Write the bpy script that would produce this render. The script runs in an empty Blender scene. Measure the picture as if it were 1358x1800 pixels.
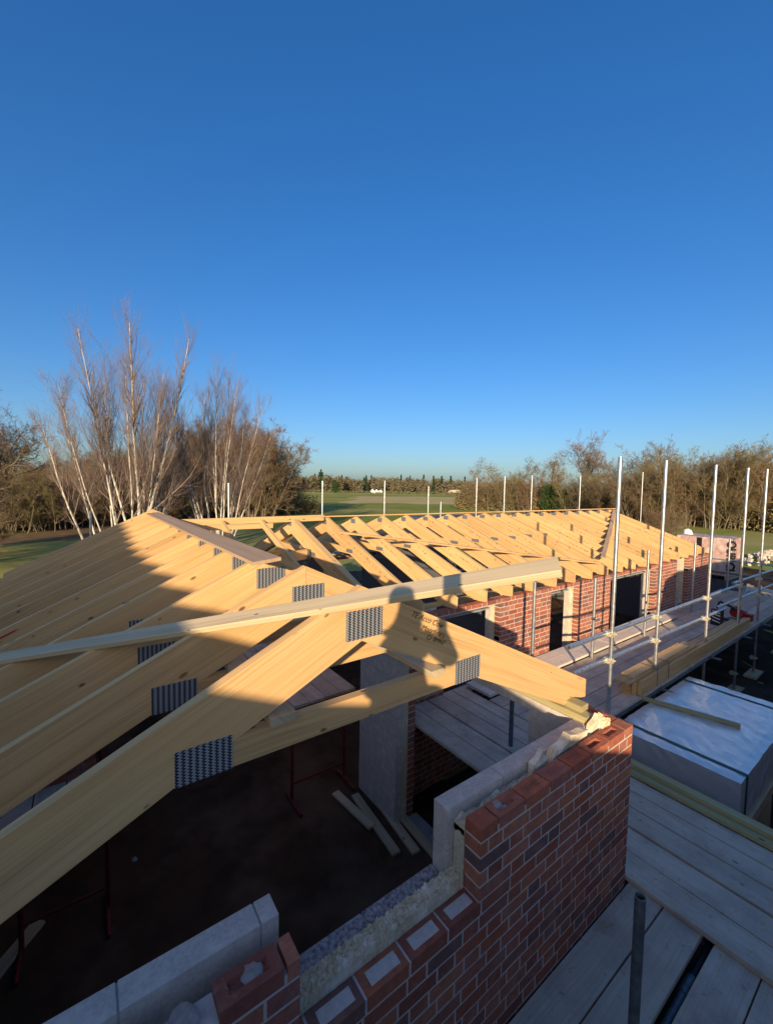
import bpy, math, random
import numpy as np
from mathutils import Vector, Matrix
random.seed(7)
S = bpy.context.scene
C = S.collection
# ---------------------------------------------------------------- camera
CAM = np.array([-3.12496, -1.26035, 1.63949])
yaw, pitch, roll = 0.938812709, 0.0549656531, 0.0182819244
cy, sy, cp, sp = math.cos(yaw), math.sin(yaw), math.cos(pitch), math.sin(pitch)
fw = np.array([cy*cp, sy*cp, -sp]); rt = np.array([sy, -cy, 0.]); up = np.cross(rt, fw)
r_ = rt*math.cos(roll)+up*math.sin(roll); u_ = -rt*math.sin(roll)+up*math.cos(roll)
cd = bpy.data.cameras.new('camera'); cam = bpy.data.objects.new('camera', cd); C.objects.link(cam)
cd.sensor_fit = 'HORIZONTAL'; cd.sensor_width = 36; cd.lens = 36*729.7/1358
cd.clip_start = 0.02; cd.clip_end = 6000
cam.matrix_world = Matrix(((r_[0], u_[0], -fw[0], CAM[0]), (r_[1], u_[1], -fw[1], CAM[1]), (r_[2], u_[2], -fw[2], CAM[2]), (0, 0, 0, 1)))
S.camera = cam
# ---------------------------------------------------------------- light
SUN = Vector((0.69417, 0.68121, -0.23254))       # direction the sunlight travels
w = bpy.data.worlds.new('World'); S.world = w; w.use_nodes = True
nt = w.node_tree; bg = nt.nodes['Background']
sky = nt.nodes.new('ShaderNodeTexSky'); sky.sky_type = 'NISHITA'; sky.sun_disc = False
sky.sun_elevation = math.asin(0.23254); sky.sun_rotation = math.atan2(-SUN.x, -SUN.y)
sky.altitude = 0; sky.air_density = 1.0; sky.dust_density = 1.9; sky.ozone_density = 4.5
hs = nt.nodes.new('ShaderNodeHueSaturation'); hs.inputs['Saturation'].default_value = 1.27; hs.inputs['Hue'].default_value = 0.510
gm = nt.nodes.new('ShaderNodeGamma'); gm.inputs[1].default_value = .84; nt.links.new(sky.outputs[0], gm.inputs[0]); nt.links.new(gm.outputs[0], hs.inputs['Color']); nt.links.new(hs.outputs[0], bg.inputs[0]); bg.inputs[1].default_value = 0.132
sl = bpy.data.lights.new('sun', 'SUN'); sl.energy = 4.1; sl.angle = math.radians(0.53); sl.color = (1.0, 0.79, 0.52)
so = bpy.data.objects.new('sun', sl); C.objects.link(so); so.location = (-20, -20, 10)
so.rotation_euler = SUN.to_track_quat('-Z', 'Y').to_euler()
S.view_settings.view_transform = 'Standard'; S.view_settings.look = 'None'
S.view_settings.exposure = 0.85; S.view_settings.gamma = 1.0; S.view_settings.use_curve_mapping = False
S.render.resolution_x = 772; S.render.resolution_y = 1024

# ---------------------------------------------------------------- materials
MATS = {}
class NT:
    def __init__(s, name):
        s.m = bpy.data.materials.new(name); s.m.use_nodes = True; s.t = s.m.node_tree
        s.b = s.t.nodes['Principled BSDF']; MATS[name] = s.m
    def n(s, typ, **kw):
        o = s.t.nodes.new(typ)
        for k, v in kw.items():
            if k in o.inputs.keys() if isinstance(k, str) and not hasattr(o, k) else False: o.inputs[k].default_value = v
            elif hasattr(o, k): setattr(o, k, v)
            else: o.inputs[k].default_value = v
        return o
    def l(s, a, b): s.t.links.new(a, b)
    def math(s, op, a, b=None, c=None):
        o = s.t.nodes.new('ShaderNodeMath'); o.operation = op
        for i, v in enumerate((a, b, c)):
            if v is None: continue
            if hasattr(v, 'is_output'): s.l(v, o.inputs[i])
            else: o.inputs[i].default_value = v
        return o.outputs[0]
    def noise(s, vec, scale, detail=2, rough=.5, out='Fac'):
        o = s.t.nodes.new('ShaderNodeTexNoise'); o.inputs['Scale'].default_value = scale
        o.inputs['Detail'].default_value = detail; o.inputs['Roughness'].default_value = rough
        if vec is not None: s.l(vec, o.inputs['Vector'])
        return o.outputs[out]
    def ramp(s, fac, stops):
        o = s.t.nodes.new('ShaderNodeValToRGB'); e = o.color_ramp.elements
        while len(e) < len(stops): e.new(.5)
        for el, (p, c) in zip(e, stops):
            el.position = p; el.color = (c[0], c[1], c[2], 1) if not isinstance(c, (int, float)) else (c, c, c, 1)
        s.l(fac, o.inputs[0]); return o.outputs[0]
    def mix(s, fac, a, b, mode='MIX'):
        o = s.t.nodes.new('ShaderNodeMixRGB'); o.blend_type = mode
        for i, v in ((0, fac), (1, a), (2, b)):
            if hasattr(v, 'is_output'): s.l(v, o.inputs[i])
            else: o.inputs[i].default_value = (v if i == 0 else (v[0], v[1], v[2], 1))
        return o.outputs[0]
    def scalev(s, vec, sc, add=None):
        o = s.t.nodes.new('ShaderNodeMapping'); o.inputs['Scale'].default_value = sc; s.l(vec, o.inputs[0])
        if add is not None: s.l(add, o.inputs['Location'])
        return o.outputs[0]
    def bump(s, h, strength=.3, dist=.01):
        o = s.t.nodes.new('ShaderNodeBump'); o.inputs['Strength'].default_value = strength; o.inputs['Distance'].default_value = dist
        s.l(h, o.inputs['Height']); s.l(o.outputs[0], s.b.inputs['Normal'])
    def done(s, col=None, rough=.8, metal=0., spec=.3):
        if col is not None:
            if hasattr(col, 'is_output'): s.l(col, s.b.inputs['Base Color'])
            else: s.b.inputs['Base Color'].default_value = (*col, 1)
        if hasattr(rough, 'is_output'): s.l(rough, s.b.inputs['Roughness'])
        else: s.b.inputs['Roughness'].default_value = rough
        s.b.inputs['Metallic'].default_value = metal
        s.b.inputs['Specular IOR Level'].default_value = spec
        return s.m

def wood(name, light, dark, knot=(.12, .06, .025), grain=.5, knots=.62, grime=None, rough=.65, stain=None):
    k = NT(name); tc = k.n('ShaderNodeTexCoord'); geo = k.n('ShaderNodeNewGeometry')
    off = k.n('ShaderNodeCombineXYZ')
    oi = k.n('ShaderNodeObjectInfo'); rnd = k.math('FRACT', k.math('ADD', geo.outputs['Random Per Island'], oi.outputs['Random']))
    k.l(k.math('MULTIPLY', rnd, 37.), off.inputs[0])
    k.l(k.math('MULTIPLY', rnd, 91.), off.inputs[1])
    add = k.n('ShaderNodeVectorMath', operation='ADD'); k.l(tc.outputs['UV'], add.inputs[0]); k.l(off.outputs[0], add.inputs[1])
    uv = add.outputs[0]
    # wavy grain distorted near knots
    wob = k.noise(k.scalev(uv, (1.3, 5, 1)), 1.0, 2)
    wv = k.n('ShaderNodeCombineXYZ'); k.l(k.math('MULTIPLY', wob, .05), wv.inputs[1])
    a2 = k.n('ShaderNodeVectorMath', operation='ADD'); k.l(uv, a2.inputs[0]); k.l(wv.outputs[0], a2.inputs[1])
    g1 = k.noise(k.scalev(a2.outputs[0], (1.1, 95, 1)), 1.0, 3, .6)
    g2 = k.noise(k.scalev(a2.outputs[0], (.7, 16, 1)), 1.0, 2, .5)
    f = k.math('ADD', k.math('MULTIPLY', g1, .6), k.math('MULTIPLY', g2, .5))
    col = k.ramp(f, [(.36, dark), (.62, light)])
    col = k.mix(grain, light, col)
    # board to board tone
    tone = k.ramp(rnd, [(0., .80), (.5, .95), (1., 1.06)])
    col = k.mix(1., col, tone, 'MULTIPLY')
    vo = k.n('ShaderNodeTexVoronoi', voronoi_dimensions='2D'); vo.inputs['Scale'].default_value = 1.
    k.l(k.scalev(uv, (2.9, 6.0, 1)), vo.inputs['Vector'])
    sepc = k.n('ShaderNodeSeparateColor'); k.l(vo.outputs['Color'], sepc.inputs[0])
    on = k.math('GREATER_THAN', sepc.outputs[0], knots)
    rad = k.math('MULTIPLY_ADD', sepc.outputs[1], .05, .03)
    d = k.math('DIVIDE', vo.outputs['Distance'], rad)
    core = k.ramp(d, [(.0, 1.), (.75, .75), (1., .0)])
    ring = k.ramp(d, [(.9, .0), (1.25, .8), (1.7, .15), (2.3, .35), (3.4, 0.)])
    col = k.mix(k.math('MULTIPLY', k.math('MULTIPLY', ring, on), .8), col, (dark[0]*.75, dark[1]*.65, dark[2]*.5))
    col = k.mix(k.math('MULTIPLY', core, on), col, knot)
    if grime:
        gr = k.noise(tc.outputs['Object'], 3.5, 4, .65)
        gf = k.ramp(gr, [(.42, 0.), (.68, 1.)])
        col = k.mix(k.math('MULTIPLY', gf, .75), col, grime)
        gr2 = k.noise(tc.outputs['Object'], 19., 3, .7)
        col = k.mix(k.math('MULTIPLY', k.ramp(gr2, [(.6, 0.), (.72, 1.)]), .45), col, (grime[0]*.55, grime[1]*.5, grime[2]*.5))
    if stain:
        st = k.noise(k.scalev(uv, (1.2, 3, 1)), 1., 2)
        col = k.mix(k.math('MULTIPLY', k.ramp(st, [(.45, 0.), (.62, 1.)]), .7), col, stain)
    k.bump(g1, .12, .003)
    return k.done(col, rough, 0, .25)
wood('truss_wood', (.75, .475, .21), (.46, .25, .095), grain=.9, knots=.38, stain=(.65, .385, .16))
wood('wood_old', (.56, .44, .27), (.33, .235, .13), grain=.8, knots=.75)
wood('treated', (.46, .39, .19), (.29, .24, .11), grain=.7, knots=.8)
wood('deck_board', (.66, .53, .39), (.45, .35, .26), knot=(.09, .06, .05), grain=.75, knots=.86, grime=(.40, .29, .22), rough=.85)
wood('sunlit_deck_board', (.80, .68, .56), (.62, .50, .40), knot=(.12, .08, .06), grain=.75, knots=.86, grime=(.60, .50, .42), rough=.85)  # paler copy of deck_board, sunlight put into its colour
wood('ridge_wood', (.52, .35, .21), (.36, .22, .12), grain=.8, knots=.8)

def brickmat(name, cols, dirt=(.10, .07, .06), amount=.5):
    k = NT(name); tc = k.n('ShaderNodeTexCoord'); geo = k.n('ShaderNodeNewGeometry')
    n = len(cols); col = k.ramp(geo.outputs['Random Per Island'], [(i/(n-1), c) for i, c in enumerate(cols)])
    b = k.noise(tc.outputs['Object'], 22, 4, .7)
    col = k.mix(k.math('MULTIPLY', k.ramp(b, [(.35, 0.), (.7, 1.)]), amount), col, dirt)
    b2 = k.noise(tc.outputs['Object'], 6, 3, .6)
    col = k.mix(k.math('MULTIPLY', k.ramp(b2, [(.5, 0.), (.75, 1.)]), .35), col, (.50, .27, .19))
    b3 = k.noise(tc.outputs['Object'], 34, 5, .75)
    col = k.mix(k.math('MULTIPLY', k.ramp(b3, [(.58, 0.), (.70, 1.)]), .35), col, (.56, .42, .33))
    s2 = k.noise(tc.outputs['Object'], 60, 4, .7); k.bump(s2, .9, .005)
    return k.done(col, .9, 0, .15)
brickmat('brick', [(.50, .155, .075), (.40, .105, .055), (.56, .20, .10), (.28, .085, .058), (.46, .13, .065), (.19, .10, .085), (.52, .18, .10), (.34, .12, .09)])
def plainmat(name, col, col2=None, scale=25, rough=.9, metal=0., bumps=.3, spec=.25, sc2=None, col3=None):
    k = NT(name); tc = k.n('ShaderNodeTexCoord'); c = col
    n = k.noise(tc.outputs['Object'], scale, 4, .6)
    if col2: c = k.mix(k.ramp(n, [(.35, 0.), (.68, 1.)]), col, col2)
    if col3:
        n3 = k.noise(tc.outputs['Object'], sc2 or scale/6, 3, .6)
        c = k.mix(k.ramp(n3, [(.48, 0.), (.7, 1.)]), c, col3)
    if bumps: k.bump(n, bumps, .004)
    return k.done(c, rough, metal, spec)
plainmat('mortar_wet', (.38, .33, .29), (.26, .22, .20), 40)
plainmat('mortar', (.62, .54, .47), (.50, .43, .37), 30)
plainmat('block', (.60, .52, .44), (.46, .39, .33), 70, col3=(.68, .59, .50), bumps=.5)
plainmat('shaded_block', (.13, .13, .13), (.09, .09, .092), 50)  # darkened block for inner walls, the room's shade put into the colour
plainmat('block_joint', (.42, .40, .38), (.34, .32, .31), 40)
plainmat('rough_block', (.42, .40, .39), (.12, .115, .11), 60, bumps=1.)
plainmat('concrete', (.30, .30, .29), (.22, .22, .22), 12, col3=(.36, .35, .33))
plainmat('insulation', (.74, .61, .40), (.52, .41, .25), 60, bumps=1., col3=(.80, .74, .62), sc2=9)
plainmat('tube_steel', (.66, .67, .67), (.42, .43, .43), 18, rough=.38, metal=.85, bumps=.05)
plainmat('dull_steel', (.20, .22, .22), (.12, .13, .14), 20, rough=.5, metal=.6, bumps=.1)
plainmat('coupler_steel', (.78, .70, .50), (.42, .36, .25), 60, rough=.4, metal=.45)
plainmat('red_paint', (.20, .02, .02), (.10, .012, .012), 15, rough=.5)
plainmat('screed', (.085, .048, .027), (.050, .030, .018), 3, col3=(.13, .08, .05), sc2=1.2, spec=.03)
plainmat('soil', (.060, .040, .028), (.022, .016, .012), 2.2, col3=(.11, .08, .055), sc2=.5, bumps=1., spec=.03)
plainmat('pack_wrap', (.86, .82, .76), (.74, .70, .66), 9, rough=.25, metal=.35, spec=.6, bumps=.9, col3=(.80, .77, .72))
plainmat('strap_green', (.01, .10, .085), (.01, .07, .06), 10, rough=.5)
plainmat('black_plastic', (.015, .015, .017), (.03, .03, .035), 12, rough=.45)
plainmat('phone_glass', (.01, .01, .012), rough=.2, bumps=0)
plainmat('red_tool', (.35, .02, .015), (.25, .015, .012), 12, rough=.45)
plainmat('jacket', (.03, .035, .05), (.045, .05, .065), 14, rough=.9)
plainmat('skin', (.55, .33, .24), (.5, .29, .21), 20, rough=.6)
plainmat('white_paint', (.78, .78, .76), (.68, .68, .66), 9, rough=.6)
plainmat('slate', (.09, .10, .115), (.06, .065, .08), 9, rough=.7)
plainmat('rubble', (.60, .52, .42), (.38, .32, .25), 8)
plainmat('pink_brick', (.52, .36, .31), (.40, .22, .18), 11, rough=.5, col3=(.60, .54, .50), sc2=3)
plainmat('green_plastic', (.05, .35, .20), (.04, .26, .16), 8, rough=.5)
plainmat('red_mark', (.55, .02, .03), (.45, .02, .03), 9, rough=.8, bumps=0)
plainmat('ink', (.03, .02, .018), rough=.8, bumps=0)
plainmat('stamp_ink', (.16, .075, .03), (.24, .12, .05), 60, rough=.9, bumps=0)
plainmat('bark_birch', (.66, .61, .51), (.34, .30, .25), 3.5, col3=(.56, .52, .44))
plainmat('twig_birch', (.27, .20, .165), (.18, .13, .11), 2, bumps=0)
plainmat('bark_brown', (.24, .195, .125), (.14, .11, .075), 1.5, bumps=0)
plainmat('twig_brown', (.215, .15, .075), (.14, .095, .05), 1.2, bumps=0)
plainmat('twig_red', (.21, .12, .065), (.14, .08, .045), 1.2, bumps=0)
plainmat('twig_olive', (.23, .185, .075), (.15, .12, .05), 1.2, bumps=0)
plainmat('ivy', (.050, .085, .022), (.030, .055, .015), 1.3, bumps=0)
plainmat('conifer', (.030, .050, .022), (.02, .036, .018), .5, bumps=0)
plainmat('far_twig', (.150, .125, .070), (.105, .09, .055), .15, bumps=0)
# nail plate: galvanised sheet with rows of punched teeth
k = NT('nail_plate'); tc = k.n('ShaderNodeTexCoord')
sep = k.n('ShaderNodeSeparateXYZ'); k.l(tc.outputs['UV'], sep.inputs[0])
zz = k.math('PINGPONG', k.math('MULTIPLY', sep.outputs[0], 1/.0118), .5)
sh = k.math('ADD', k.math('MULTIPLY', sep.outputs[1], 1/.0235), k.math('MULTIPLY', zz, .95))
fr = k.math('FRACT', sh)
hole = k.math('LESS_THAN', fr, .52)
tooth = k.math('LESS_THAN', zz, .10)
c = k.mix(hole, (.40, .41, .43), (.022, .026, .034))
c = k.mix(k.math('MULTIPLY', tooth, .35), c, (.30, .31, .32))
k.done(c, .45, .35, .4)
# turf / field
k = NT('grass'); tc = k.n('ShaderNodeTexCoord'); ob = tc.outputs['Object']
n1 = k.noise(ob, .035, 4, .6); n2 = k.noise(ob, .6, 4, .7); n3 = k.noise(k.scalev(ob, (.012, .05, 1)), 1., 3, .6)
c = k.mix(k.ramp(n2, [(.3, 0.), (.7, 1.)]), (.27, .29, .075), (.18, .215, .045))
c = k.mix(k.math('MULTIPLY', k.ramp(n1, [(.48, 0.), (.62, 1.)]), .75), c, (.42, .34, .15))
c = k.mix(k.math('MULTIPLY', k.ramp(n3, [(.5, 0.), (.6, 1.)]), .55), c, (.36, .30, .12))
k.bump(n2, .6, .08); k.done(c, 1., 0, .0)
plainmat('crop', (.34, .36, .10), (.27, .31, .08), .04, bumps=0, col3=(.40, .38, .14), sc2=.01, rough=1., spec=0.)
plainmat('stubble', (.56, .42, .21), (.44, .36, .17), .25, bumps=0, col3=(.34, .34, .11), sc2=.05, rough=1., spec=0.)
plainmat('leaf_litter', (.24, .15, .08), (.13, .09, .05), 1.2, col3=(.18, .20, .06), sc2=.12, rough=1., spec=0.)
plainmat('track', (.62, .52, .38), (.48, .40, .28), .8, bumps=.2)

# ---------------------------------------------------------------- mesh builder
class MB:
    def __init__(s): s.v = []; s.f = []; s.g = []; s.m = []; s.sm = []
    def add(s, vs, fs, grain=None, mi=0, smooth=False):
        b = len(s.v); s.v += [tuple(map(float, p)) for p in vs]
        for f in fs: s.f.append([b+i for i in f]); s.g.append(grain); s.m.append(mi); s.sm.append(smooth)
    def box(s, x0, x1, y0, y1, z0, z1, grain=None, mi=0):
        vs = [(x, y, z) for z in (z0, z1) for y in (y0, y1) for x in (x0, x1)]
        if grain is None:
            d = (x1-x0, y1-y0, z1-z0); grain = [(1, 0, 0), (0, 1, 0), (0, 0, 1)][d.index(max(d))]
        s.add(vs, [(0, 2, 3, 1), (4, 5, 7, 6), (0, 1, 5, 4), (2, 6, 7, 3), (0, 4, 6, 2), (1, 3, 7, 5)], grain, mi)
    def board(s, p0, p1, side, wd, th, mi=0, twist=0, chamfer=True):
        """oriented board from p0 to p1 (centre line), wd along side, th along the third axis"""
        p0 = np.array(p0, float); p1 = np.array(p1, float); L = p1-p0; L /= np.linalg.norm(L)
        sd = np.array(side, float); sd -= L*(sd@L); sd /= np.linalg.norm(sd); n = np.cross(L, sd)
        c = min(.003, th*.12) if chamfer else 0; a, b = wd/2, th/2
        if c: prof = [(-a+c, -b), (a-c, -b), (a, -b+c), (a, b-c), (a-c, b), (-a+c, b), (-a, b-c), (-a, -b+c)]
        else: prof = [(-a, -b), (a, -b), (a, b), (-a, b)]
        k = len(prof); vs = [p+sd*x+n*y for p in (p0, p1) for x, y in prof]
        fs = [(i, (i+1) % k, k+(i+1) % k, k+i) for i in range(k)]+[tuple(range(k-1, -1, -1)), tuple(range(k, 2*k))]
        s.add(vs, fs, tuple(L), mi)
    def prism(s, poly, org, ax, az, n, th, grain=None, mi=0):
        """polygon (a,b) in plane org+a*ax+b*az, extruded th along n"""
        org, ax, az, n = [np.array(q, float) for q in (org, ax, az, n)]; k = len(poly)
        vs = [org+ax*a+az*b for a, b in poly]+[org+ax*a+az*b+n*th for a, b in poly]
        s.add(vs, [tuple(range(k)), tuple(range(2*k-1, k-1, -1))]+[(i, k+i, k+(i+1) % k, (i+1) % k) for i in range(k)], grain, mi)
    def tube(s, p0, p1, r, n=12, hollow=True, mi=0, smooth=True):
        p0 = np.array(p0, float); p1 = np.array(p1, float); L = p1-p0; L /= np.linalg.norm(L)
        a = np.cross(L, (0, 0, 1) if abs(L[2]) < .9 else (1, 0, 0)); a /= np.linalg.norm(a); b = np.cross(L, a)
        cs = [(math.cos(2*math.pi*i/n), math.sin(2*math.pi*i/n)) for i in range(n)]
        vs = [p+(a*x+b*y)*r for p in (p0, p1) for x, y in cs]
        s.add(vs, [(i, (i+1) % n, n+(i+1) % n, n+i) for i in range(n)], tuple(L), mi, smooth)
        if hollow:
            ri = r*.84; dp = min(.15, np.linalg.norm(p1-p0)*.3)
            for p, q in ((p0, p0+L*dp), (p1, p1-L*dp)):
                vs = [p+(a*x+b*y)*r for x, y in cs]+[p+(a*x+b*y)*ri for x, y in cs]+[q+(a*x+b*y)*ri for x, y in cs]
                s.add(vs, [(i, (i+1) % n, n+(i+1) % n, n+i) for i in range(n)]+[(n+i, n+(i+1) % n, 2*n+(i+1) % n, 2*n+i) for i in range(n)]+[tuple(range(2*n, 3*n))], tuple(L), mi)
        else: s.add(vs, [tuple(range(n-1, -1, -1)), tuple(range(n, 2*n))], tuple(L), mi)
    def build(s, name, mats, parent=None, loc=None):
        me = bpy.data.meshes.new(name); org = np.array(loc if loc is not None else (0, 0, 0), float)
        V = np.array(s.v)-org; me.from_pydata(V.tolist(), [], s.f)
        for m in (mats if isinstance(mats, (list, tuple)) else [mats]): me.materials.append(MATS[m])
        me.polygons.foreach_set('material_index', s.m); me.polygons.foreach_set('use_smooth', s.sm)
        uv = me.uv_layers.new(name='UVMap'); data = np.zeros((len(me.loops), 2)); i = 0
        for f, g in zip(s.f, s.g):
            P = np.array([s.v[j] for j in f])
            if g is None: g = (0, 0, 1)
            G = np.array(g, float); nrm = np.cross(P[1]-P[0], P[2]-P[0]); ln = np.linalg.norm(nrm)
            nrm = nrm/ln if ln > 1e-12 else np.array((0, 0, 1.))
            if abs(nrm@G) > .85:
                q = np.cross(nrm, (0.577, .577, .577)); q /= np.linalg.norm(q)+1e-9; h = np.cross(nrm, q)
                data[i:i+len(f), 0] = P@q*.2; data[i:i+len(f), 1] = P@h
            else:
                h = np.cross(nrm, G); h /= np.linalg.norm(h); data[i:i+len(f), 0] = P@G; data[i:i+len(f), 1] = P@h
            i += len(f)
        uv.data.foreach_set('uv', data.ravel()); me.update()
        o = bpy.data.objects.new(name, me); C.objects.link(o)
        if loc is not None: o.location = loc
        if parent is not None:
            o.parent = parent; pl = np.array(parent.location)
            if loc is None: me.transform(Matrix.Translation(Vector(-pl)))
            else: o.location = Vector(org-pl)
        return o
def tag(o, label=None, cat=None, group=None, kind=None):
    if label: o['label'] = label
    if cat: o['category'] = cat
    if group: o['group'] = group
    if kind: o['kind'] = kind
    return o
def thing(name, loc, label, cat, group=None):
    o = bpy.data.objects.new(name, None); o.empty_display_size = .2; C.objects.link(o); o.location = loc
    return tag(o, label, cat, group)
def single(name, mb, mats, label, cat, group=None, loc=None):
    return tag(mb.build(name, mats, None, loc), label, cat, group)
def structure(name, mb, mats): return tag(mb.build(name, mats), kind='structure')
ORD = ['nearest', 'second', 'third', 'fourth', 'fifth', 'sixth', 'seventh', 'eighth', 'ninth', 'tenth', 'eleventh', 'twelfth', 'thirteenth', 'fourteenth', 'fifteenth', 'sixteenth', 'seventeenth', 'eighteenth', 'nineteenth', 'twentieth']

# ---------------------------------------------------------------- ground
GZ = -2.40; FZ = -2.25
def sheet(name, pts, z, mat):
    m = MB(); m.add([(x, y, z) for x, y in pts], [tuple(range(len(pts)))], (1, 0, 0)); return structure(name, m, mat)
sheet('ground', [(-4000, -4000), (4000, -4000), (4000, 4000), (-4000, 4000)], GZ-.02, 'grass')
def wavy(name, pts, z, mat, amp=1.0, seed=1):
    rg = random.Random(seed); out = []
    for i, p in enumerate(pts):
        q = pts[(i+1) % len(pts)]; n = 10
        for k in range(n):
            t = k/n; out.append((p[0]+(q[0]-p[0])*t+rg.uniform(-amp, amp)*(k > 0), p[1]+(q[1]-p[1])*t+rg.uniform(-amp, amp)*(k > 0)))
    return sheet(name, out, z, mat)
wavy('field', [(120, 250), (560, 180), (900, 500), (700, 900), (250, 760), (90, 420)], GZ-.012, 'crop', 4, 3)
wavy('stubble_strip', [(55, 95), (130, 70), (260, 160), (120, 190)], GZ-.014, 'stubble', 5, 5)
wavy('woodland_floor', [(-60, 38), (-20, 34.0), (-4, 35.5), (14, 49), (30, 66), (60, 140), (-60, 160)], GZ-.008, 'leaf_litter', .8, 4)
wavy('footpath', [(50, 17.5), (59, 18.6), (110, 21), (110, 22.2), (60, 19.9), (48, 19.0)], GZ-.006, 'track', .12, 8)
# site soil: uneven mud
m = MB(); nx, ny = 120, 100; rg = np.random.default_rng(3)
hx = rg.normal(size=(ny//2+2, nx//2+2))
vs = []
for j in range(ny+1):
    for i in range(nx+1):
        x = -9+i*36/nx; y = -14+j*30/ny
        h = hx[j//2, i//2]*.018+rg.normal()*.022+.03
        if (-4.3 < x < .1 and -.0 < y < 8.0) or (-.1 < x < 11.2 and 2.7 < y < 8.0): h = -.03
        vs.append((x, y, GZ+max(h, -.03) - (.05 if i in (0, nx) or j in (0, ny) else 0)))
m.add(vs, [(j*(nx+1)+i, j*(nx+1)+i+1, (j+1)*(nx+1)+i+1, (j+1)*(nx+1)+i) for j in range(ny) for i in range(nx)], (1, 0, 0), 0, True)
structure('site_soil', m, 'soil')

# ---------------------------------------------------------------- building shell
rb = random.Random(11)
def intervals(a0, a1, z0, z1, holes):
    iv = [(a0, a1)]
    for h0, h1, hz0, hz1 in holes:
        if hz0 < z1-.01 and hz1 > z0+.01:
            nv = []
            for p, q in iv:
                if h0 > p+.005: nv.append((p, min(q, h0)))
                if h1 < q-.005: nv.append((max(p, h1), q))
            iv = [(p, q) for p, q in nv if q-p > .03]
    return iv
def leaf(mb, axis, c0, c1, a0, a1, z0, z1, holes=(), bw=.225, ch=.075, joint=.0125, rec=.002, jit=.0012, frogs=False, ragged=None, mi_b=0, mi_m=1):
    """one leaf of masonry; axis 0: runs along x with y in c0..c1, axis 1: runs along y with x in c0..c1"""
    n = round((z1-z0)/ch)
    def put(p, q, zz0, zz1, o, mi, rc=0):
        if axis == 0: mb.box(p, q, c0+rc+o, c1-rc+o, zz0, zz1, None, mi)
        else: mb.box(c0+rc+o, c1-rc+o, p, q, zz0, zz1, None, mi)
    for i in range(n):
        zt = z1-i*ch; zb = zt-ch
        for p, q in intervals(a0, a1, zb, zt, holes):
            put(p+rec, q-rec, zb-.0005, zt-(.034 if (i == 0 and frogs) else joint*.6 if i == 0 else .004), 0, mi_m, rec)
            flem = bw < .3 and not (frogs and i == 0) and abs(zt+.375) > .01      # stretcher, header, stretcher in each course
            per = bw*1.5 if flem else bw
            off = ((per/2 if flem else bw/2) if i % 2 else 0)+(rb.uniform(-.02, .02) if flem else 0); k0 = math.floor((p-a0-off)/per)-1; x = a0+off+k0*per; hd = False
            while x < q:
                bwid = (bw/2 if hd else bw) if flem else bw; x1 = x+bwid; hd = not hd
                s, e = max(x, p), min(x1-joint, q)
                if q-e < joint+.04: e = q
                if s-p < .04: s = p
                if e-s > .025 and not (ragged and ragged(s, e, i)):
                    o = rb.uniform(-jit, jit); dz = rb.uniform(-jit, jit)*.6
                    if frogs and i == 0 and e-s > .15:
                        frog_brick(mb, axis, s, e, c0+o, c1+o, zb+joint+dz, zt+dz, mi_b)
                    else: put(s, e, zb+joint+dz, zt+dz, o, mi_b)
                x = x1
def frog_brick(mb, axis, s, e, c0, c1, z0, z1, mi, d=.030):
    d = rb.choice((.010, .016, .024, .030))
    ia, ib = s+.038, e-.038; ja, jb = c0+.029, c1-.029
    def P(a, c, z): return (a, c, z) if axis == 0 else (c, a, z)
    vs = [P(a, c, z) for z in (z0, z1) for a, c in ((s, c0), (e, c0), (e, c1), (s, c1))]
    vs += [P(a, c, z1) for a, c in ((ia, ja), (ib, ja), (ib, jb), (ia, jb))]
    vs += [P(a, c, z1-d) for a, c in ((ia+.008, ja+.006), (ib-.008, ja+.006), (ib-.008, jb-.006), (ia+.008, jb-.006))]
    fs = [(0, 3, 2, 1), (0, 1, 5, 4), (1, 2, 6, 5), (2, 3, 7, 6), (3, 0, 4, 7)]
    fs += [(4+i, 4+(i+1) % 4, 8+(i+1) % 4, 8+i) for i in range(4)]+[(8+i, 8+(i+1) % 4, 12+(i+1) % 4, 12+i) for i in range(4)]+[(12, 13, 14, 15)]
    if axis: fs = [f[::-1] for f in fs]
    mb.add(vs, fs, (1, 0, 0) if axis == 0 else (0, 1, 0), mi)
B = thing('unfinished_house', (-2, 4, GZ), 'half built single storey brick and block house with bare timber roofs on two wings', 'building')
YW = 2.75; XE = 11.12; YN = 7.86; XW = -4.16
# front wall of the near wing with its unfinished opening
m = MB()
leaf(m, 0, 0, .1025, -2.5875, 0, -2.4, 0, [(-2.7, -1.60, -.375, .3), (-2.7, -2.53, -3, 1)], frogs=True)
leaf(m, 0, 0, .1025, XW, -2.54, -2.4, -.0, (), frogs=True, ragged=lambda s, e, i: i == 0 and s < -3.0)
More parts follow.
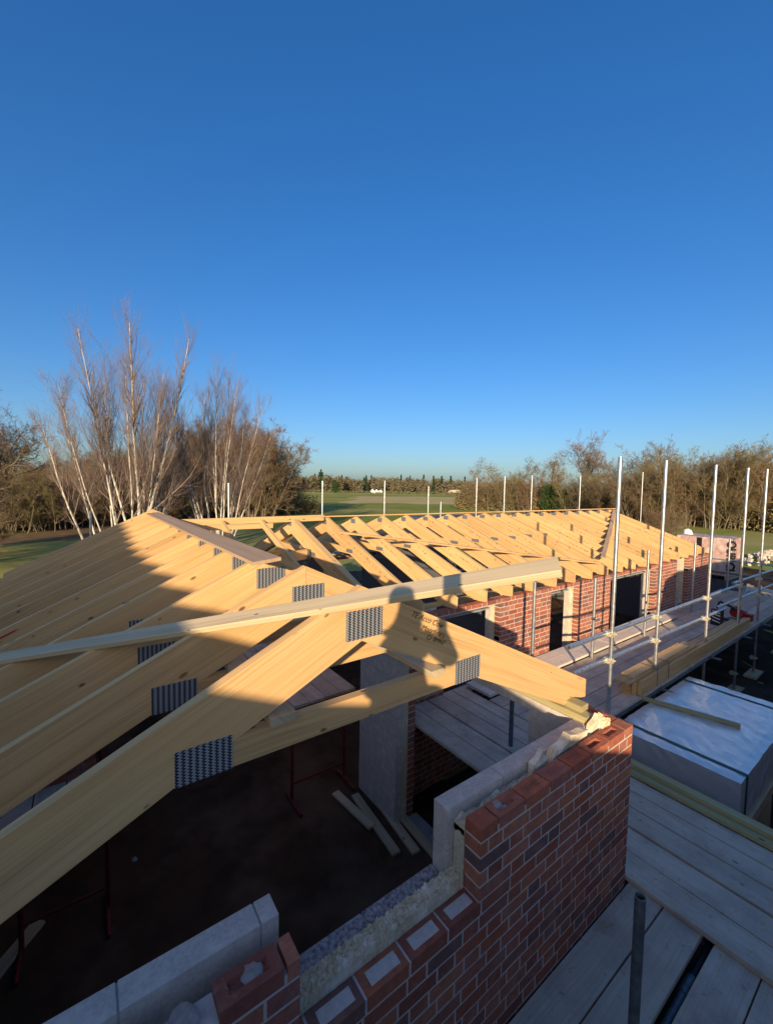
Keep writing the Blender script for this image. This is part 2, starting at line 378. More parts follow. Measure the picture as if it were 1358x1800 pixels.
# mortar filled frogs on the lower course
for x in (-1.765, -1.99, -2.215, -2.44):
    m.box(x, x+.148, .024, .080, -.378, -.3728, None, 1)
m.build('front_brick_wall', ['brick', 'mortar'], B)
m = MB()
rj = random.Random(5)
def lump(mb, x, y, z, r, mi=0, fl=.5, n=7):
    vs = [(x, y, z+r*fl)]; fs = []
    for a in range(n):
        t = 2*math.pi*a/n; q = r*rj.uniform(.7, 1.15); vs.append((x+q*math.cos(t)*.8, y+q*math.sin(t)*.8, z+r*fl*rj.uniform(.5, .9)))
    for a in range(n):
        t = 2*math.pi*a/n; q = r*rj.uniform(.95, 1.3); vs.append((x+q*math.cos(t), y+q*math.sin(t), z-.01))
    fs = [(0, 1+a, 1+(a+1) % n) for a in range(n)]+[(1+a, 1+n+a, 1+n+(a+1) % n, 1+(a+1) % n) for a in range(n)]
    mb.add(vs, fs, (1, 0, 0), mi, True)
for x, y, r in ((-1.395, .075, .028), (-1.375, .035, .016), (-2.69, .06, .034), (-2.90, .06, .040), (-2.97, .045, .035), (-3.05, .07, .045), (-3.14, .06, .045), (-3.27, .05, .045), (-3.4, .06, .04)): m = MB(); lump(m, x, y, -.004, r, 0, .2, 12); m.build('mortar_dropping', ['mortar_wet'], B)
for x0, x1, zt in ((-1.645, -.185, 0), (XW+.2, -2.545, 0)):
    m = MB(); leaf(m, 0, .185, .285, x0, x1, -2.25, zt, (), bw=.45, ch=.225, joint=.008, rec=.0015, jit=.001)
    m.build('front_block_wall', ['block', 'block_joint'], B)
m = MB()
leaf(m, 0, .185, .285, -2.545, -1.653, -2.25, -.36+.0, (), bw=.45, ch=.225, joint=.010, rec=.002, jit=.002)
m.build('rough_block_course', ['rough_block', 'block_joint'], B)
# insulation batts: ragged fibre slab
def wool(name, x0, x1, y0, y1, z0, z1, nx, ny, amp=.012, axis=0, seed=2):
    rg = np.random.default_rng(seed); mb = MB(); vs = []; fs = []
    for i in range(nx+1):
        for j in range(ny+1):
            vs.append((x0+(x1-x0)*i/nx, y0+(y1-y0)*j/ny+rg.normal()*amp*.2, z1+rg.normal()*amp+amp*math.sin(i*.7)*.6))
    fs = [(i*(ny+1)+j, (i+1)*(ny+1)+j, (i+1)*(ny+1)+j+1, i*(ny+1)+j+1) for i in range(nx) for j in range(ny)]
    mb.add(vs, fs, (1, 0, 0), 0); mb.box(x0, x1, y0+.002, y1-.002, z0, z1-amp*2.2)
    nb = [(vs[i*(ny+1)], i) for i in range(nx+1)]
    for j in (0, ny):
        a = [vs[i*(ny+1)+j] for i in range(nx+1)]; b = [(p[0], p[1], p[2]-.05) for p in a]
        mb.add(a+b, [(i, i+1, nx+2+i, nx+1+i) for i in range(nx)], (1, 0, 0), 0)
    for i in (0, nx):
        a = [vs[i*(ny+1)+j] for j in range(ny+1)]; b = [(p[0], p[1], p[2]-.05) for p in a]
        mb.add(a+b, [(j, j+1, ny+2+j, ny+1+j) for j in range(ny)], (1, 0, 0), 0)
    return mb.build(name, 'insulation', B)
wool('insulation', -2.54, -1.60, .104, .183, -2.2, -.315, 150, 14, .0065)
wool('insulation', XW+.1, -2.56, .106, .181, -2.2, -.14, 60, 6, .006, 0, 4)
wool('insulation', -1.60, -.12, .106, .181, -2.2, -.06, 60, 6, .008, 0, 6)
# torn tufts standing out of the cavity
def tuft(mb, pts, th, seed):
    rg = random.Random(seed); vs = []; k = len(pts)
    cx = np.mean([p for p in pts], axis=0)
    for t in (-th/2, th/2):
        for p in pts: vs.append((p[0]+rg.uniform(-.004, .004), p[1]+t+rg.uniform(-.004, .004), p[2]+rg.uniform(-.004, .004)))
    mb.add(vs, [tuple(range(k-1, -1, -1)), tuple(range(k, 2*k))]+[(i, (i+1) % k, k+(i+1) % k, k+i) for i in range(k)], (1, 0, 0))
m = MB()
tuft(m, [(-.99, .15, -.08), (-.84, .15, -.08), (-.83, .15, .0), (-.87, .15, .035), (-.90, .15, .075), (-.94, .14, .045), (-.985, .15, .01)], .03, 1)
tuft(m, [(-.82, .15, -.06), (-.40, .15, -.06), (-.38, .15, .03), (-.44, .14, .05), (-.52, .145, .045), (-.60, .15, .065), (-.68, .14, .03), (-.76, .15, .02)], .05, 2)
tuft(m, [(-.36, .15, -.06), (-.16, .15, -.06), (-.17, .14, .06), (-.20, .13, .085), (-.215, .14, .05), (-.24, .13, .095), (-.27, .14, .06), (-.31, .15, .03)], .04, 3)
tuft(m, [(-.24, .12, -.02), (-.14, .11, -.02), (-.15, .10, .05), (-.17, .11, .03), (-.19, .10, .065), (-.22, .12, .04)], .03, 4)
m.build('insulation_tufts', 'insulation', B)
# right (east) wall of the near wing
EO = (.55+.10, 2.36, -2.4, -.09)      # opening y0,y1,z0,z1
m = MB()
leaf(m, 1, -.1025, -.0005, .1125, YW-.002, -2.4, 0, [(EO[0], EO[1], -2.4, -.075)], frogs=True)
m.build('side_brick_wall', ['brick', 'mortar'], B)
m = MB()
leaf(m, 1, -.285, -.185, .295, 3.12, -2.25, -.09, [(EO[0], EO[1], -2.3, -.09)], bw=.45, ch=.225, joint=.008, rec=.0015, jit=.001)
for j in range(13): m.box(-.286, -.184, .295+j*.2185, .295+j*.2185+.2165, -.09, 0, None, 0)
m.box(-.2845, -.1855, .297, 3.12, -.088, -.003, None, 1)
m.build('side_block_wall', ['block', 'block_joint'], B)
for a, b in ((EO[1]+.004, YW), (.3, EO[0]-.004)):
    m = MB(); m.box(-.183, -.104, a, b, -2.2, -.1); m.build('insulation', 'insulation', B)
m = MB(); m.box(-.105, -.0, EO[0]-.15, EO[1]+.1, -.081, -.0755); m.box(-.11, .0, EO[0]-.15, EO[1]+.1, -.0815, -.0785)
m.build('steel_lintel', 'dull_steel', B)
m = MB(); m.box(-.18, .05, EO[0], EO[1], -2.42, -2.24); m.build('door_sill', 'concrete', B)
# wall plates (two layers, treated)
m = MB()
m.board((-.235, .19, .0255), (-.235, 7.6, .0255), (1, 0, 0), .098, .047); m.board((-.205, .245, .0735), (-.205, 3.2, .0735), (1, 0, 0), .098, .047)
m.build('wall_plate', 'treated', B)
# long wing walls
HO = [(.84, 2.0, -1.25, -.075), (3.36, 4.25, -1.25, -.075), (5.46, 7.55, -2.1, -.075), (8.85, 9.62, -1.25, -.0)]
m = MB(); leaf(m, 0, YW, YW+.1025, .002, XE, -2.4, .0, HO); m.build('long_front_brick_wall', ['brick', 'mortar'], B)
HB = [(a-.0, b, c, -.18) for a, b, c, d in HO]
m = MB(); leaf(m, 0, YW+.185, YW+.285, -.17, XE-.2, -2.25, .0, HB, bw=.45, ch=.225, joint=.008, rec=.0015, jit=.001)
m.build('long_front_block_wall', ['block', 'block_joint'], B)
for a, b, c_, d_ in HO:
    for p, q in ((a-.10, a-.003), (b+.003, b+.10)):
        m = MB(); m.box(p, q, YW+.105, YW+.183, c_, -.03); m.build('insulation', 'insulation', B)
for a, b, c_, d_ in HO[:3]:
    m = MB(); m.box(a-.12, b+.12, YW+.01, YW+.10, -.0815, -.0765); m.build('steel_lintel', 'dull_steel', B)
    m = MB(); m.box(a-.1, b+.1, YW+.19, YW+.28, -.205, -.1815); m.build('concrete_lintel', 'concrete', B)
m = MB(); m.board((-.1, YW+.235, .0255), (XE-.1, YW+.235, .0255), (0, 1, 0), .098, .047); m.board((-.1, YN-.235, .0255), (XE-.1, YN-.235, .0255), (0, 1, 0), .098, .047)
m.build('wall_plate', 'treated', B)
m = MB()
leaf(m, 0, YN-.1025, YN, XW, XE, -2.4, 0, [(1.5, 3.0, -1.3, -.15), (6, 7.8, -2.2, -.15)]); m.build('rear_brick_wall', ['brick', 'mortar'], B)
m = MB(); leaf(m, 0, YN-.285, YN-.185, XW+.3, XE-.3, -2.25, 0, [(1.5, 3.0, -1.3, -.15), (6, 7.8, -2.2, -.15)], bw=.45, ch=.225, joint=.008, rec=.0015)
m.build('rear_block_wall', ['shaded_block', 'shaded_block'], B)
m = MB(); leaf(m, 1, XW, XW+.1025, .11, YN-.11, -2.4, 0); m.build('west_brick_wall', ['brick', 'mortar'], B)
m = MB(); leaf(m, 1, XE-.1025, XE, YW+.11, YN-.11, -2.4, 0); m.build('east_brick_wall', ['brick', 'mortar'], B)
m = MB(); leaf(m, 1, XE-.285, XE-.185, YW+.3, YN-.3, -2.25, 0, bw=.45, ch=.225, joint=.008, rec=.0015); m.build('end_block_wall', ['shaded_block', 'shaded_block'], B)
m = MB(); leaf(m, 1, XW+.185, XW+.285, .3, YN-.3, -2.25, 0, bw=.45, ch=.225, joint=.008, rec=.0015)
m.build('end_block_wall', ['shaded_block', 'shaded_block'], B)
m = MB(); m.board((XW+.235, .3, .0255), (XW+.235, 7.3, .0255), (1, 0, 0), .098, .047); m.build('wall_plate', 'treated', B)
for xx in (2.6,):
    m = MB(); leaf(m, 1, xx, xx+.1, YW+.29, YN-.29, -2.25, -.0, [(4.8, 5.7, -2.25, -.25)], bw=.45, ch=.225, joint=.008, rec=.0015); m.build('partition_wall', ['shaded_block', 'shaded_block'], B)
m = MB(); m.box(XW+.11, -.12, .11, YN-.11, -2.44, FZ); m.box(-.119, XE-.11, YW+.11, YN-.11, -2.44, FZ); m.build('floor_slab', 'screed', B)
# black damp course membrane showing between rafter ends
m = MB()
for i in range(16):
    x = 1.05+.6*i
    m.prism([(0, .0), (.5, .0), (.44, .05), (.33, .08), (.2, .085), (.08, .06)], (x, YW+.11, .004), (1, 0, 0), (0, 0, 1), (0, 1, 0), .05)
m.build('roofing_membrane', 'black_plastic', B)

# ---------------------------------------------------------------- roof trusses
def make_truss(base, name, label, group, n, ax, half, apex, slope, dv, th, zc0, hc, tail, seat, plates, marks=None, cat='roof truss', right_only=False):
    """base: world point under the ridge on the near face; ax: horizontal axis of the truss plane; n: thickness direction"""
    t = thing(name, base, label, cat, group); b = np.array(base, float); Z = (0, 0, 1); z0 = -b[2]
    tl = -slope*half
    def zt(a): return apex-slope*abs(a)
    for sgn in (-1, 1):
        tip = half; zt_tip = zt(tip); sx0, sx1 = seat
        poly = [(.0015, apex), (tip, zt_tip), (tip, zt_tip-tail), (sx1, zt_tip-tail+.012 if False else zt(sx1)-(zt(sx1)-(zt_tip-tail))), (sx0, zt(sx0)-dv), (.0015, apex-dv)]
        poly[3] = (sx1, zt(sx0)-dv)
        P = [(sgn*a, z+z0) for a, z in poly]
        if sgn < 0: P = P[::-1]
        L = np.array(ax, float)*sgn+np.array(Z)*(-slope); L /= np.linalg.norm(L)
        mb = MB(); mb.prism(P, b, ax, Z, n, th, tuple(L)); mb.build('rafter', 'truss_wood', t)
    # collar tie between the undersides of the rafters
    e0 = (apex-dv-zc0)/slope; e1 = (apex-dv-zc0-hc)/slope
    mb = MB(); mb.prism([(-e0+.002, zc0+z0), (e0-.002, zc0+z0), (e1-.002, zc0+hc+z0), (-e1+.002, zc0+hc+z0)], b, ax, Z, n, th, tuple(ax))
    mb.build('collar_tie', 'truss_wood', t)
    for (pa, pz, pw, ph) in plates:
        mb = MB(); off = np.array(n, float)*(-.0022)
        mb.prism([(pa-pw/2, pz-ph/2+z0), (pa+pw/2, pz-ph/2+z0), (pa+pw/2, pz+ph/2+z0), (pa-pw/2, pz+ph/2+z0)], b+off, ax, Z, n, th+.0044, (0, 0, 1))
        mb.build('nail_plate', 'nail_plate', t)
    return t
def copy_tree(o, loc, label, group=None):
    c = o.copy(); C.objects.link(c); c.location = loc; c['label'] = label
    for ch in o.children:
        d = ch.copy(); C.objects.link(d); d.parent = c
    return c
# near wing: plane along X
AP, SL, DV, TH = 1.18, .475, .262, .047
near_plates = [(.015, 1.0, .205, .14), (-.70, .60, .205, .135), (.74, .60, .205, .135)]
XR = -2.07
T0 = make_truss((XR, .36, 0), 'roof_truss', 'nearest roof truss of the near wing, with handwriting on its right rafter', 'roof trusses of the near wing', (0, 1, 0), (1, 0, 0), 2.09, AP, SL, DV, TH, .535, .12, .14, (1.78, 1.94), near_plates)
for i in range(1, 13):
    dz = random.uniform(-.006, .006)
    copy_tree(T0, (XR+random.uniform(-.006, .006), .36+.6*i, dz), '%s roof truss of the near wing counting from the camera' % ORD[i])
# handwriting and marks on T0, part of the truss (4 mm letters of ink)
def text_part(parent, s, pos, ax, upv, size, mat, name, shear=.25, ext=.0006, bold=0.):
    cu = bpy.data.curves.new(name, 'FONT'); cu.body = s; cu.size = size; cu.shear = shear; cu.extrude = ext; cu.offset = bold
    o = bpy.data.objects.new(name, cu); C.objects.link(o); dg = bpy.context.evaluated_depsgraph_get(); dg.update()
    me = bpy.data.meshes.new_from_object(o.evaluated_get(dg)); C.objects.unlink(o); bpy.data.objects.remove(o)
    me.materials.clear(); me.materials.append(MATS[mat])
    q = bpy.data.objects.new(name, me); C.objects.link(q)
    X = Vector(ax).normalized(); Yv = Vector(upv); Yv = (Yv-X*(Yv.dot(X))).normalized(); Zv = X.cross(Yv)
    M = Matrix(((X.x, Yv.x, Zv.x, pos[0]), (X.y, Yv.y, Zv.y, pos[1]), (X.z, Yv.z, Zv.z, pos[2]), (0, 0, 0, 1)))
    me.transform(M)
    if parent is not None: me.transform(Matrix.Translation(-Vector(parent.location))); q.parent = parent
    return q
RA = (1, 0, -SL)
text_part(T0, 'TE Acco Cow', (-1.775, .3592, .990), RA, (0, 0, 1), .044, 'ink', 'handwriting')
text_part(T0, 'Moorfield L', (-1.700, .3592, .905), RA, (0, 0, 1), .040, 'ink', 'handwriting')
text_part(T0, 'Cr 8MN7', (-1.665, .3592, .848), RA, (0, 0, 1), .038, 'ink', 'handwriting')
# red / pink spray marks on rafter faces
def mark(parent, x, y, z, w, h, mat, axis, n=(0, -1, 0), seed=0, name='spray_mark'):
    rg = random.Random(seed); k = 14; A = Vector(axis).normalized(); N = Vector(n); Bv = N.cross(A)
    vs = [Vector((x, y, z))+A*(w/2*math.cos(2*math.pi*i/k)*rg.uniform(.6, 1))+Bv*(h/2*math.sin(2*math.pi*i/k)*rg.uniform(.5, 1))+N*.001 for i in range(k)]
    mb = MB(); mb.add([tuple(v) for v in vs]+[tuple(v-N*.0008) for v in vs], [tuple(range(k-1, -1, -1)), tuple(range(k, 2*k))]+[(i, (i+1) % k, k+(i+1) % k, k+i) for i in range(k)], axis); return mb.build(name, mat, parent)
NT_ = [o for o in C.objects if o.name.startswith('roof_truss') and o.parent is None]
plainmat('pink_mark', (.62, .24, .13), (.64, .36, .17), 30, rough=.8, bumps=0)
mark(T0, -.07, .36, .215, .10, .035, 'pink_mark', RA, seed=3)
for i, yy in ((4, 0), (5, 0)):
    y = .36+.6*i; x = XR-1.66
    mark(NT_[i], x+.05, y, AP-SL*1.60-.07, .26, .022, 'red_mark', (1, 0, SL), seed=i)
    mark(NT_[i], x-.02, y, AP-SL*1.68-.10, .20, .018, 'red_mark', (1, 0, SL), seed=i+9)
# long wing: plane along Y, near face looks towards -X
AF, SF, DF = 1.12, .36, .255; YR = 5.30; HF = 2.61
far_plates = [(-.07, 1.035, .15, .085), (.80, .625, .20, .06), (-.80, .625, .20, .06)]
F0 = make_truss((-.30, YR, 0), 'roof_truss', 'doubled girder truss of the long wing beside the near wing', 'roof trusses of the long wing', (1, 0, 0), (0, -1, 0), HF, AF, SF, DF, .094, .575, .10, .155, (2.36, 2.50), far_plates)
F1 = make_truss((.36, YR, 0), 'roof_truss', 'first full truss of the long wing right of the doubled girder', 'roof trusses of the long wing', (1, 0, 0), (0, -1, 0), HF, AF, SF, DF, .047, .575, .10, .155, (2.36, 2.50), far_plates)
def stamp(parent, a0, seed):
    rg = random.Random(seed); mb = MB(); bx = float(parent.location.x)
    a = a0
    while a < a0+.75:
        if rg.random() < .72:
            wd = rg.uniform(.018, .05); zc = AF-SF*a-.10+rg.uniform(-.004, .004)
            for zz in (0, 1):
                if rg.random() < .8: mb.prism([(a, zc+zz*.014), (a+wd*.8, zc-SF*wd*.8+zz*.014), (a+wd*.8, zc-SF*wd*.8+.007+zz*.014), (a, zc+.007+zz*.014)], (bx-.001, YR, 0), (0, -1, 0), (0, 0, 1), (1, 0, 0), .0012)
        a += rg.uniform(.03, .07)
    return mb.build('grade_stamp', 'stamp_ink', parent)
FT = [F1]
for i in range(1, 18):
    FT.append(copy_tree(F1, (.36+.6*i+random.uniform(-.01, .01), YR+random.uniform(-.01, .01), random.uniform(-.006, .006)), '%s truss of the long wing counting right from its girder' % ORD[i] if i > 1 else 'second truss of the long wing counting right from its girder'))
for i, t in enumerate(FT):
    stamp(t, random.uniform(.5, 1.2), i)
    if i % 3 == 0: stamp(t, random.uniform(1.4, 1.6), i+50)
stamp(F0, .9, 99)
for i in (6, 8, 12, 14):
    t = FT[i]; bx = float(t.location.x); mark(t, bx, 2.72, .12, .09, .10, 'pink_mark', (0, -1, -SF), (-1, 0, 0), seed=i)
# valley jack rafters over the near wing
for x, nm in ((-.84, 'right one of the two short jack rafters below the level ridge board'), (-1.44, 'left one of the two short jack rafters below the level ridge board')):
    zlow = 1.18-SL*(x+2.07); yl = YR-(AF-zlow)/SF
    mb = MB(); mb.prism([(0, AF), (YR-yl, zlow), (YR-yl-.28, zlow+.0), (0, AF-.10)], (x, YR-.03, 0), (0, -1, 0), (0, 0, 1), (1, 0, 0), .044, (0, -.94, -.34))
    single('jack_rafter', mb, 'truss_wood', nm, 'rafter', 'jack rafters of the valley')
mb = MB(); mb.board((-2.30, YR, 1.10), (.30, YR, 1.115), (0, 0, 1), .10, .04); single('ridge_board', mb, 'truss_wood', 'level ridge board running from the near wing to the long wing girder', 'board')
mb = MB(); mb.board((-1.75, 6.15, .93), (-.30, 6.15, .93), (0, 0, 1), .09, .04); single('ceiling_bearer', mb, 'truss_wood', 'level timber below and behind the ridge board of the valley', 'board')
mb = MB(); mb.board((-1.9, 4.1, .60), (-.3, 4.6, .62), (0, 0, 1), .15, .045); single('valley_bearer', mb, 'truss_wood', 'deep joist hung off the doubled girder in a steel hanger', 'board')
mb = MB(); mb.board((-.38, 4.72, .56), (-.38, 4.58, .56), (0, 0, 1), .20, .06); mb.box(-.356, -.345, 4.5, 4.8, .50, .70); single('joist_hanger', mb, 'dull_steel', 'steel joist hanger on the side of the doubled girder', 'bracket')
mb = MB(); mb.board((-1.8, 4.9, .55), (-.35, 5.6, .50), (0, 0, 1), .11, .044); mb2 = mb; single('loose_joist', mb, 'truss_wood', 'slanting joist lying inside the roof beside the valley', 'board')
# ridge batten of the long wing
mb = MB(); mb.board((.05, YR, AF+.016), (5.4, YR, AF+.018), (0, 1, 0), .045, .022); single('ridge_batten', mb, 'truss_wood', 'thin batten tying the truss tips, left length starting at the girder', 'batten', 'battens along the ridge')
mb = MB(); mb.board((5.0, YR-.06, AF+.02), (10.9, YR-.06, AF+.026), (0, 1, 0), .07, .024); single('ridge_batten', mb, 'truss_wood', 'batten tying the truss tips, right length ending at the hipped end', 'batten', 'battens along the ridge')
def sz(y, off=0): return AF-SF*(YR-y)+off
mb = MB(); mb.board((.27, 4.70, sz(4.70, .014)), (5.15, 2.84, sz(2.84, .014)), (0.36, .93, .335), .05, .025); single('diagonal_batten', mb, 'truss_wood', 'long thin batten laid diagonally across the long wing trusses', 'batten')
mb = MB(); mb.board((10.75, 5.22, sz(5.22, .014)), (7.4, 3.75, sz(3.75, .014)), (.3, -.95, -.3), .09, .024); single('diagonal_board', mb, 'ridge_wood', 'upper brown bracing board across the far end of the long roof', 'board', 'brown bracing boards')
mb = MB(); mb.board((8.0, 4.02, sz(4.02, .038)), (5.5, 2.95, sz(2.95, .04)), (.3, -.95, -.3), .09, .024); single('diagonal_board', mb, 'ridge_wood', 'lower brown bracing board across the far end of the long roof', 'board', 'brown bracing boards')
# near wing loose boards
mb = MB(); mb.board((-2.235, 1.16, 1.192), (-2.235, 6.25, 1.188), (.99, 0, .10), .175, .022); single('ridge_plank', mb, 'ridge_wood', 'flat brown plank lying along the ridge of the near wing', 'plank')
def PL(t): return np.array((-3.62, 2.42, .47))+t*(np.array((-1.70, -.41, 1.365))-np.array((-3.62, 2.42, .47)))
mb = MB(); mb.board(PL(0), PL(1), tuple(np.cross(PL(1)-PL(0), (-.43, 0, .9))), .105, .030); single('bracing_plank', mb, 'wood_old', 'long weathered plank laid across the near trusses and sticking out over the corner', 'plank')
mb = MB(); mb.board((-2.465, .335, .674), (-2.465, 6.6, .674), (1, 0, 0), .115, .035); single('binder', mb, 'wood_old', 'left lengthwise binder resting on the collar ties of the near wing', 'board', 'lengthwise binders on the collar ties')
mb = MB(); mb.board((-1.625, .30, .674), (-1.66, 6.6, .674), (1, 0, 0), .105, .035); single('binder', mb, 'wood_old', 'right lengthwise binder resting on the collar ties of the near wing', 'board', 'lengthwise binders on the collar ties')

# ---------------------------------------------------------------- scaffolding
DZ = -1.15
def plank(name, p0, p1, side, wd, mat, label, cat, group, th=.038, bands=True):
    mb = MB(); mb.board(p0, p1, side, wd, th, 0)
    return single(name, mb, mat, label, cat, group)
# deck beside the near wing (boards along Y)
n5 = ['first', 'second', 'third', 'fourth', 'fifth']
xs = [(.035, .268), (.278, .512), (.540, .768), (.782, .985), (.998, 1.19)]
for i, (a, b) in enumerate(xs):
    plank('scaffold_board', ((a+b)/2, -2.4+.05*i, DZ-.019), ((a+b)/2+random.uniform(-.006, .006), 2.72, DZ-.019), (1, 0, 0), b-a, 'deck_board', '%s grey scaffold board out from the brick corner, running away beside the opening' % n5[i], 'scaffold board', 'boards beside the near wing')
# lower deck in front (boards along X)
ys = [(-.228, -.012), (-.455, -.238), (-.742, -.520), (-.975, -.750), (-1.21, -.985)]
for i, (a, b) in enumerate(ys):
    plank('scaffold_board', (-4.6, (a+b)/2, DZ-.059), (.29, (a+b)/2, DZ-.059), (0, 1, 0), b-a, 'deck_board', '%s scaffold board out from the foot of the front brick wall' % n5[i], 'scaffold board', 'boards below the front wall')
# long deck (boards along X)
k_ = 0
rowsy = [(1.13, 1.35), (1.36, 1.58), (1.59, 1.81), (1.82, 2.04), (2.05, 2.27)]
for i, (a, b) in enumerate(rowsy):
    for j, (x0, x1) in enumerate(((1.22, 5.0-.3*(i % 2)), (5.02-.3*(i % 2), 8.9), (8.92, 12.3))):
        plank('scaffold_board', (x0, (a+b)/2, DZ-.022), (x1, (a+b)/2, DZ-.022+random.uniform(-.006, .006)), (0, 1, 0), b-a, 'deck_board', '%s of the %s boards of the long deck, counting from its open edge' % (n5[i], ['near', 'middle', 'far'][j]), 'scaffold board', 'boards of the long deck')
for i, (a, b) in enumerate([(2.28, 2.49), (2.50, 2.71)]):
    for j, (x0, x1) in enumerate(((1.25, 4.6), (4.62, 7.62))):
        plank('scaffold_board', (x0, (a+b)/2, DZ+.03), (x1, (a+b)/2, DZ+.03), (0, 1, 0), b-a, 'sunlit_deck_board', '%s raised sunlit board at the foot of the long brick wall, %s length' % (['outer', 'inner'][i], ['near', 'far'][j]), 'scaffold board', 'raised boards along the wall')
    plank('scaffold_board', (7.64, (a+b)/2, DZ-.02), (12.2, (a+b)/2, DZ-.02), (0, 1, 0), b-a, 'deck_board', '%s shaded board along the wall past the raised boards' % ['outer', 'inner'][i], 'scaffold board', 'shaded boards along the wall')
for i in range(4): pass
SC = thing('tube_scaffold', (5, 1.2, GZ), 'galvanised tube scaffold with guard rails along the front of the long wing', 'scaffold')
R = .0242
def lean_tube(parent, x, y, z0, z1, name='standard', mat='tube_steel'):
    mb = MB(); mb.tube((x, y, z0), (x, y, z1), R, 14); return mb.build(name, mat, parent)
YO = 1.20
outer = [(2.235, 2.09), (3.61, 2.12), (5.70, 2.16), (7.58, 2.19), (9.0, 2.23), (11.3, 2.25)]
for x, zt in outer: lean_tube(SC, x, YO, GZ, zt)
inner = [(2.05, 2.2, .35), (3.75, 2.2, .22), (5.75, 2.2, .55), (8.55, 2.3, .50), (11.6, 2.42, .42)]
for x, y, zt in inner: lean_tube(SC, x, y, GZ, zt)
def coupler(mb, x, y, z, ax='x'):
    mb.box(x-.037, x+.037, y-.045, y+.052, z-.034, z+.034); mb.box(x-.05, x-.037, y-.02, y+.06, z-.022, z+.022)
    mb.tube((x-.07, y+.03, z-.02), (x+.07, y+.03, z-.02), .016, 8, False)
    mb.tube((x-.045, y-.045, z-.012), (x+.05, y-.045, z-.012), .008, 8, False); mb.tube((x-.05, y+.045, z+.014), (x+.045, y+.045, z+.014), .008, 8, False)
    mb.tube((x+.04, y-.065, z), (x+.04, y+.02, z), .010, 6, False); mb.tube((x-.04, y-.02, z+.01), (x-.04, y+.065, z+.01), .010, 6, False)
def rail(parent, p0, p1, name='guard_rail', mat='tube_steel'):
    mb = MB(); mb.tube(p0, p1, R, 14); return mb.build(name, mat, parent)
YL = YO+.052
rail(SC, (1.32, YL, -.13), (7.9, YL, -.19)); rail(SC, (7.5, YL+.05, -.14), (13.2, YL+.05, -.22))
rail(SC, (1.45, YL, -.47), (6.9, YL, -.55)); rail(SC, (6.6, YL+.05, -.50), (13.2, YL+.05, -.60))
for x, zt in outer:
    for z in (-.13-.0092*(x-1.3), -.47-.015*(x-1.4), DZ-.10, -2.0): mb = MB(); coupler(mb, x, YO+.02, z); mb.build('coupler', 'coupler_steel', SC)
rail(SC, (1.2, YO-.052, DZ-.085), (13.0, YO-.052, DZ-.085), 'ledger', 'dull_steel'); rail(SC, (1.2, 2.24, DZ-.085), (13.0, 2.24, DZ-.085), 'ledger', 'dull_steel')
for x, zt in outer: rail(SC, (x+.07, YO-.25, DZ-.0645-.0), (x+.07, 2.66, DZ-.0645), 'transom', 'dull_steel') if False else rail(SC, (x+.07, YO-.22, DZ-.072), (x+.07, 2.66, DZ-.072), 'transom', 'dull_steel')
# end rails turning the far corner
rail(SC, (12.6, .2, -.32), (12.6, 4.2, -.32)); rail(SC, (12.6, .2, -.72), (12.6, 4.2, -.72), 'guard_rail', 'dull_steel')
for y in (.3, 2.4): lean_tube(SC, 12.66, y, GZ, .45 if y > 1 else 2.2)
for x, zt in outer: mb = MB(); mb.box(x-.3, x+.3, YO-.11, YO+.11, GZ+.01, GZ+.06); mb.build('sole_board', 'wood_old', SC)
# near scaffold pieces
SN = thing('tube_scaffold', (-1.05, -.48, GZ), 'dark tube scaffold carrying the boards below the front brick wall', 'scaffold')
lean_tube(SN, -1.03, -.487, GZ, -.262, 'standard', 'dull_steel')
rail(SN, (-4.5, -.487, DZ-.12), (-.26, -.487, DZ-.12), 'ledger', 'dull_steel'); rail(SN, (-.33, -.487, DZ-.12), (1.3, -.487, DZ-.12), 'ledger', 'black_plastic')
mb = MB(); mb.tube((-.36, -.487, DZ-.12), (-.22, -.487, DZ-.12), .030, 14, False); mb.build('sleeve_coupler', 'dull_steel', SN)
for x in (-2.6, -.9, .12): rail(SN, (x, -1.5, DZ-.155), (x, -.05, DZ-.155), 'transom', 'dull_steel')
lean_tube(SN, .62, 1.47, GZ, -.62, 'standard', 'dull_steel'); lean_tube(SN, .62, -1.9, GZ, DZ-.05, 'standard', 'dull_steel')
for y in (-2.2, -.9, .4, 1.7): rail(SN, (-.0+.02, y, DZ-.065), (1.3, y, DZ-.065), 'transom', 'dull_steel')
# tall outer standards behind the long wing
SB = thing('tube_scaffold', (8, 9.2, GZ), 'row of pale scaffold tubes standing up behind the long roof', 'scaffold')
for x, zt in ((2.30, 1.84), (4.45, 1.90), (6.27, 1.76), (8.65, 2.12), (10.26, 2.23), (12.03, 2.32), (15.82, 2.42), (22.4, 2.86)):
    lean_tube(SB, x, 9.2, GZ, zt)
lean_tube(SB, 6.9, 9.25, GZ, 1.24)
rail(SB, (1.5, 9.15, -.2), (16, 9.15, -.2)); rail(SB, (1.5, 9.15, DZ-.1), (16, 9.15, DZ-.1), 'ledger')
SL_ = thing('tube_scaffold', (-2.86, 9.0, GZ), 'single scaffold tube standing beside the birch trunks beyond the near roof', 'scaffold'); lean_tube(SL_, -3.0, 9.3, GZ, 1.06)
SM_ = thing('tube_scaffold', (-.3, 9.2, GZ), 'thin scaffold tube in front of the right birch', 'scaffold'); lean_tube(SM_, -.22, 9.3, GZ, 1.72)

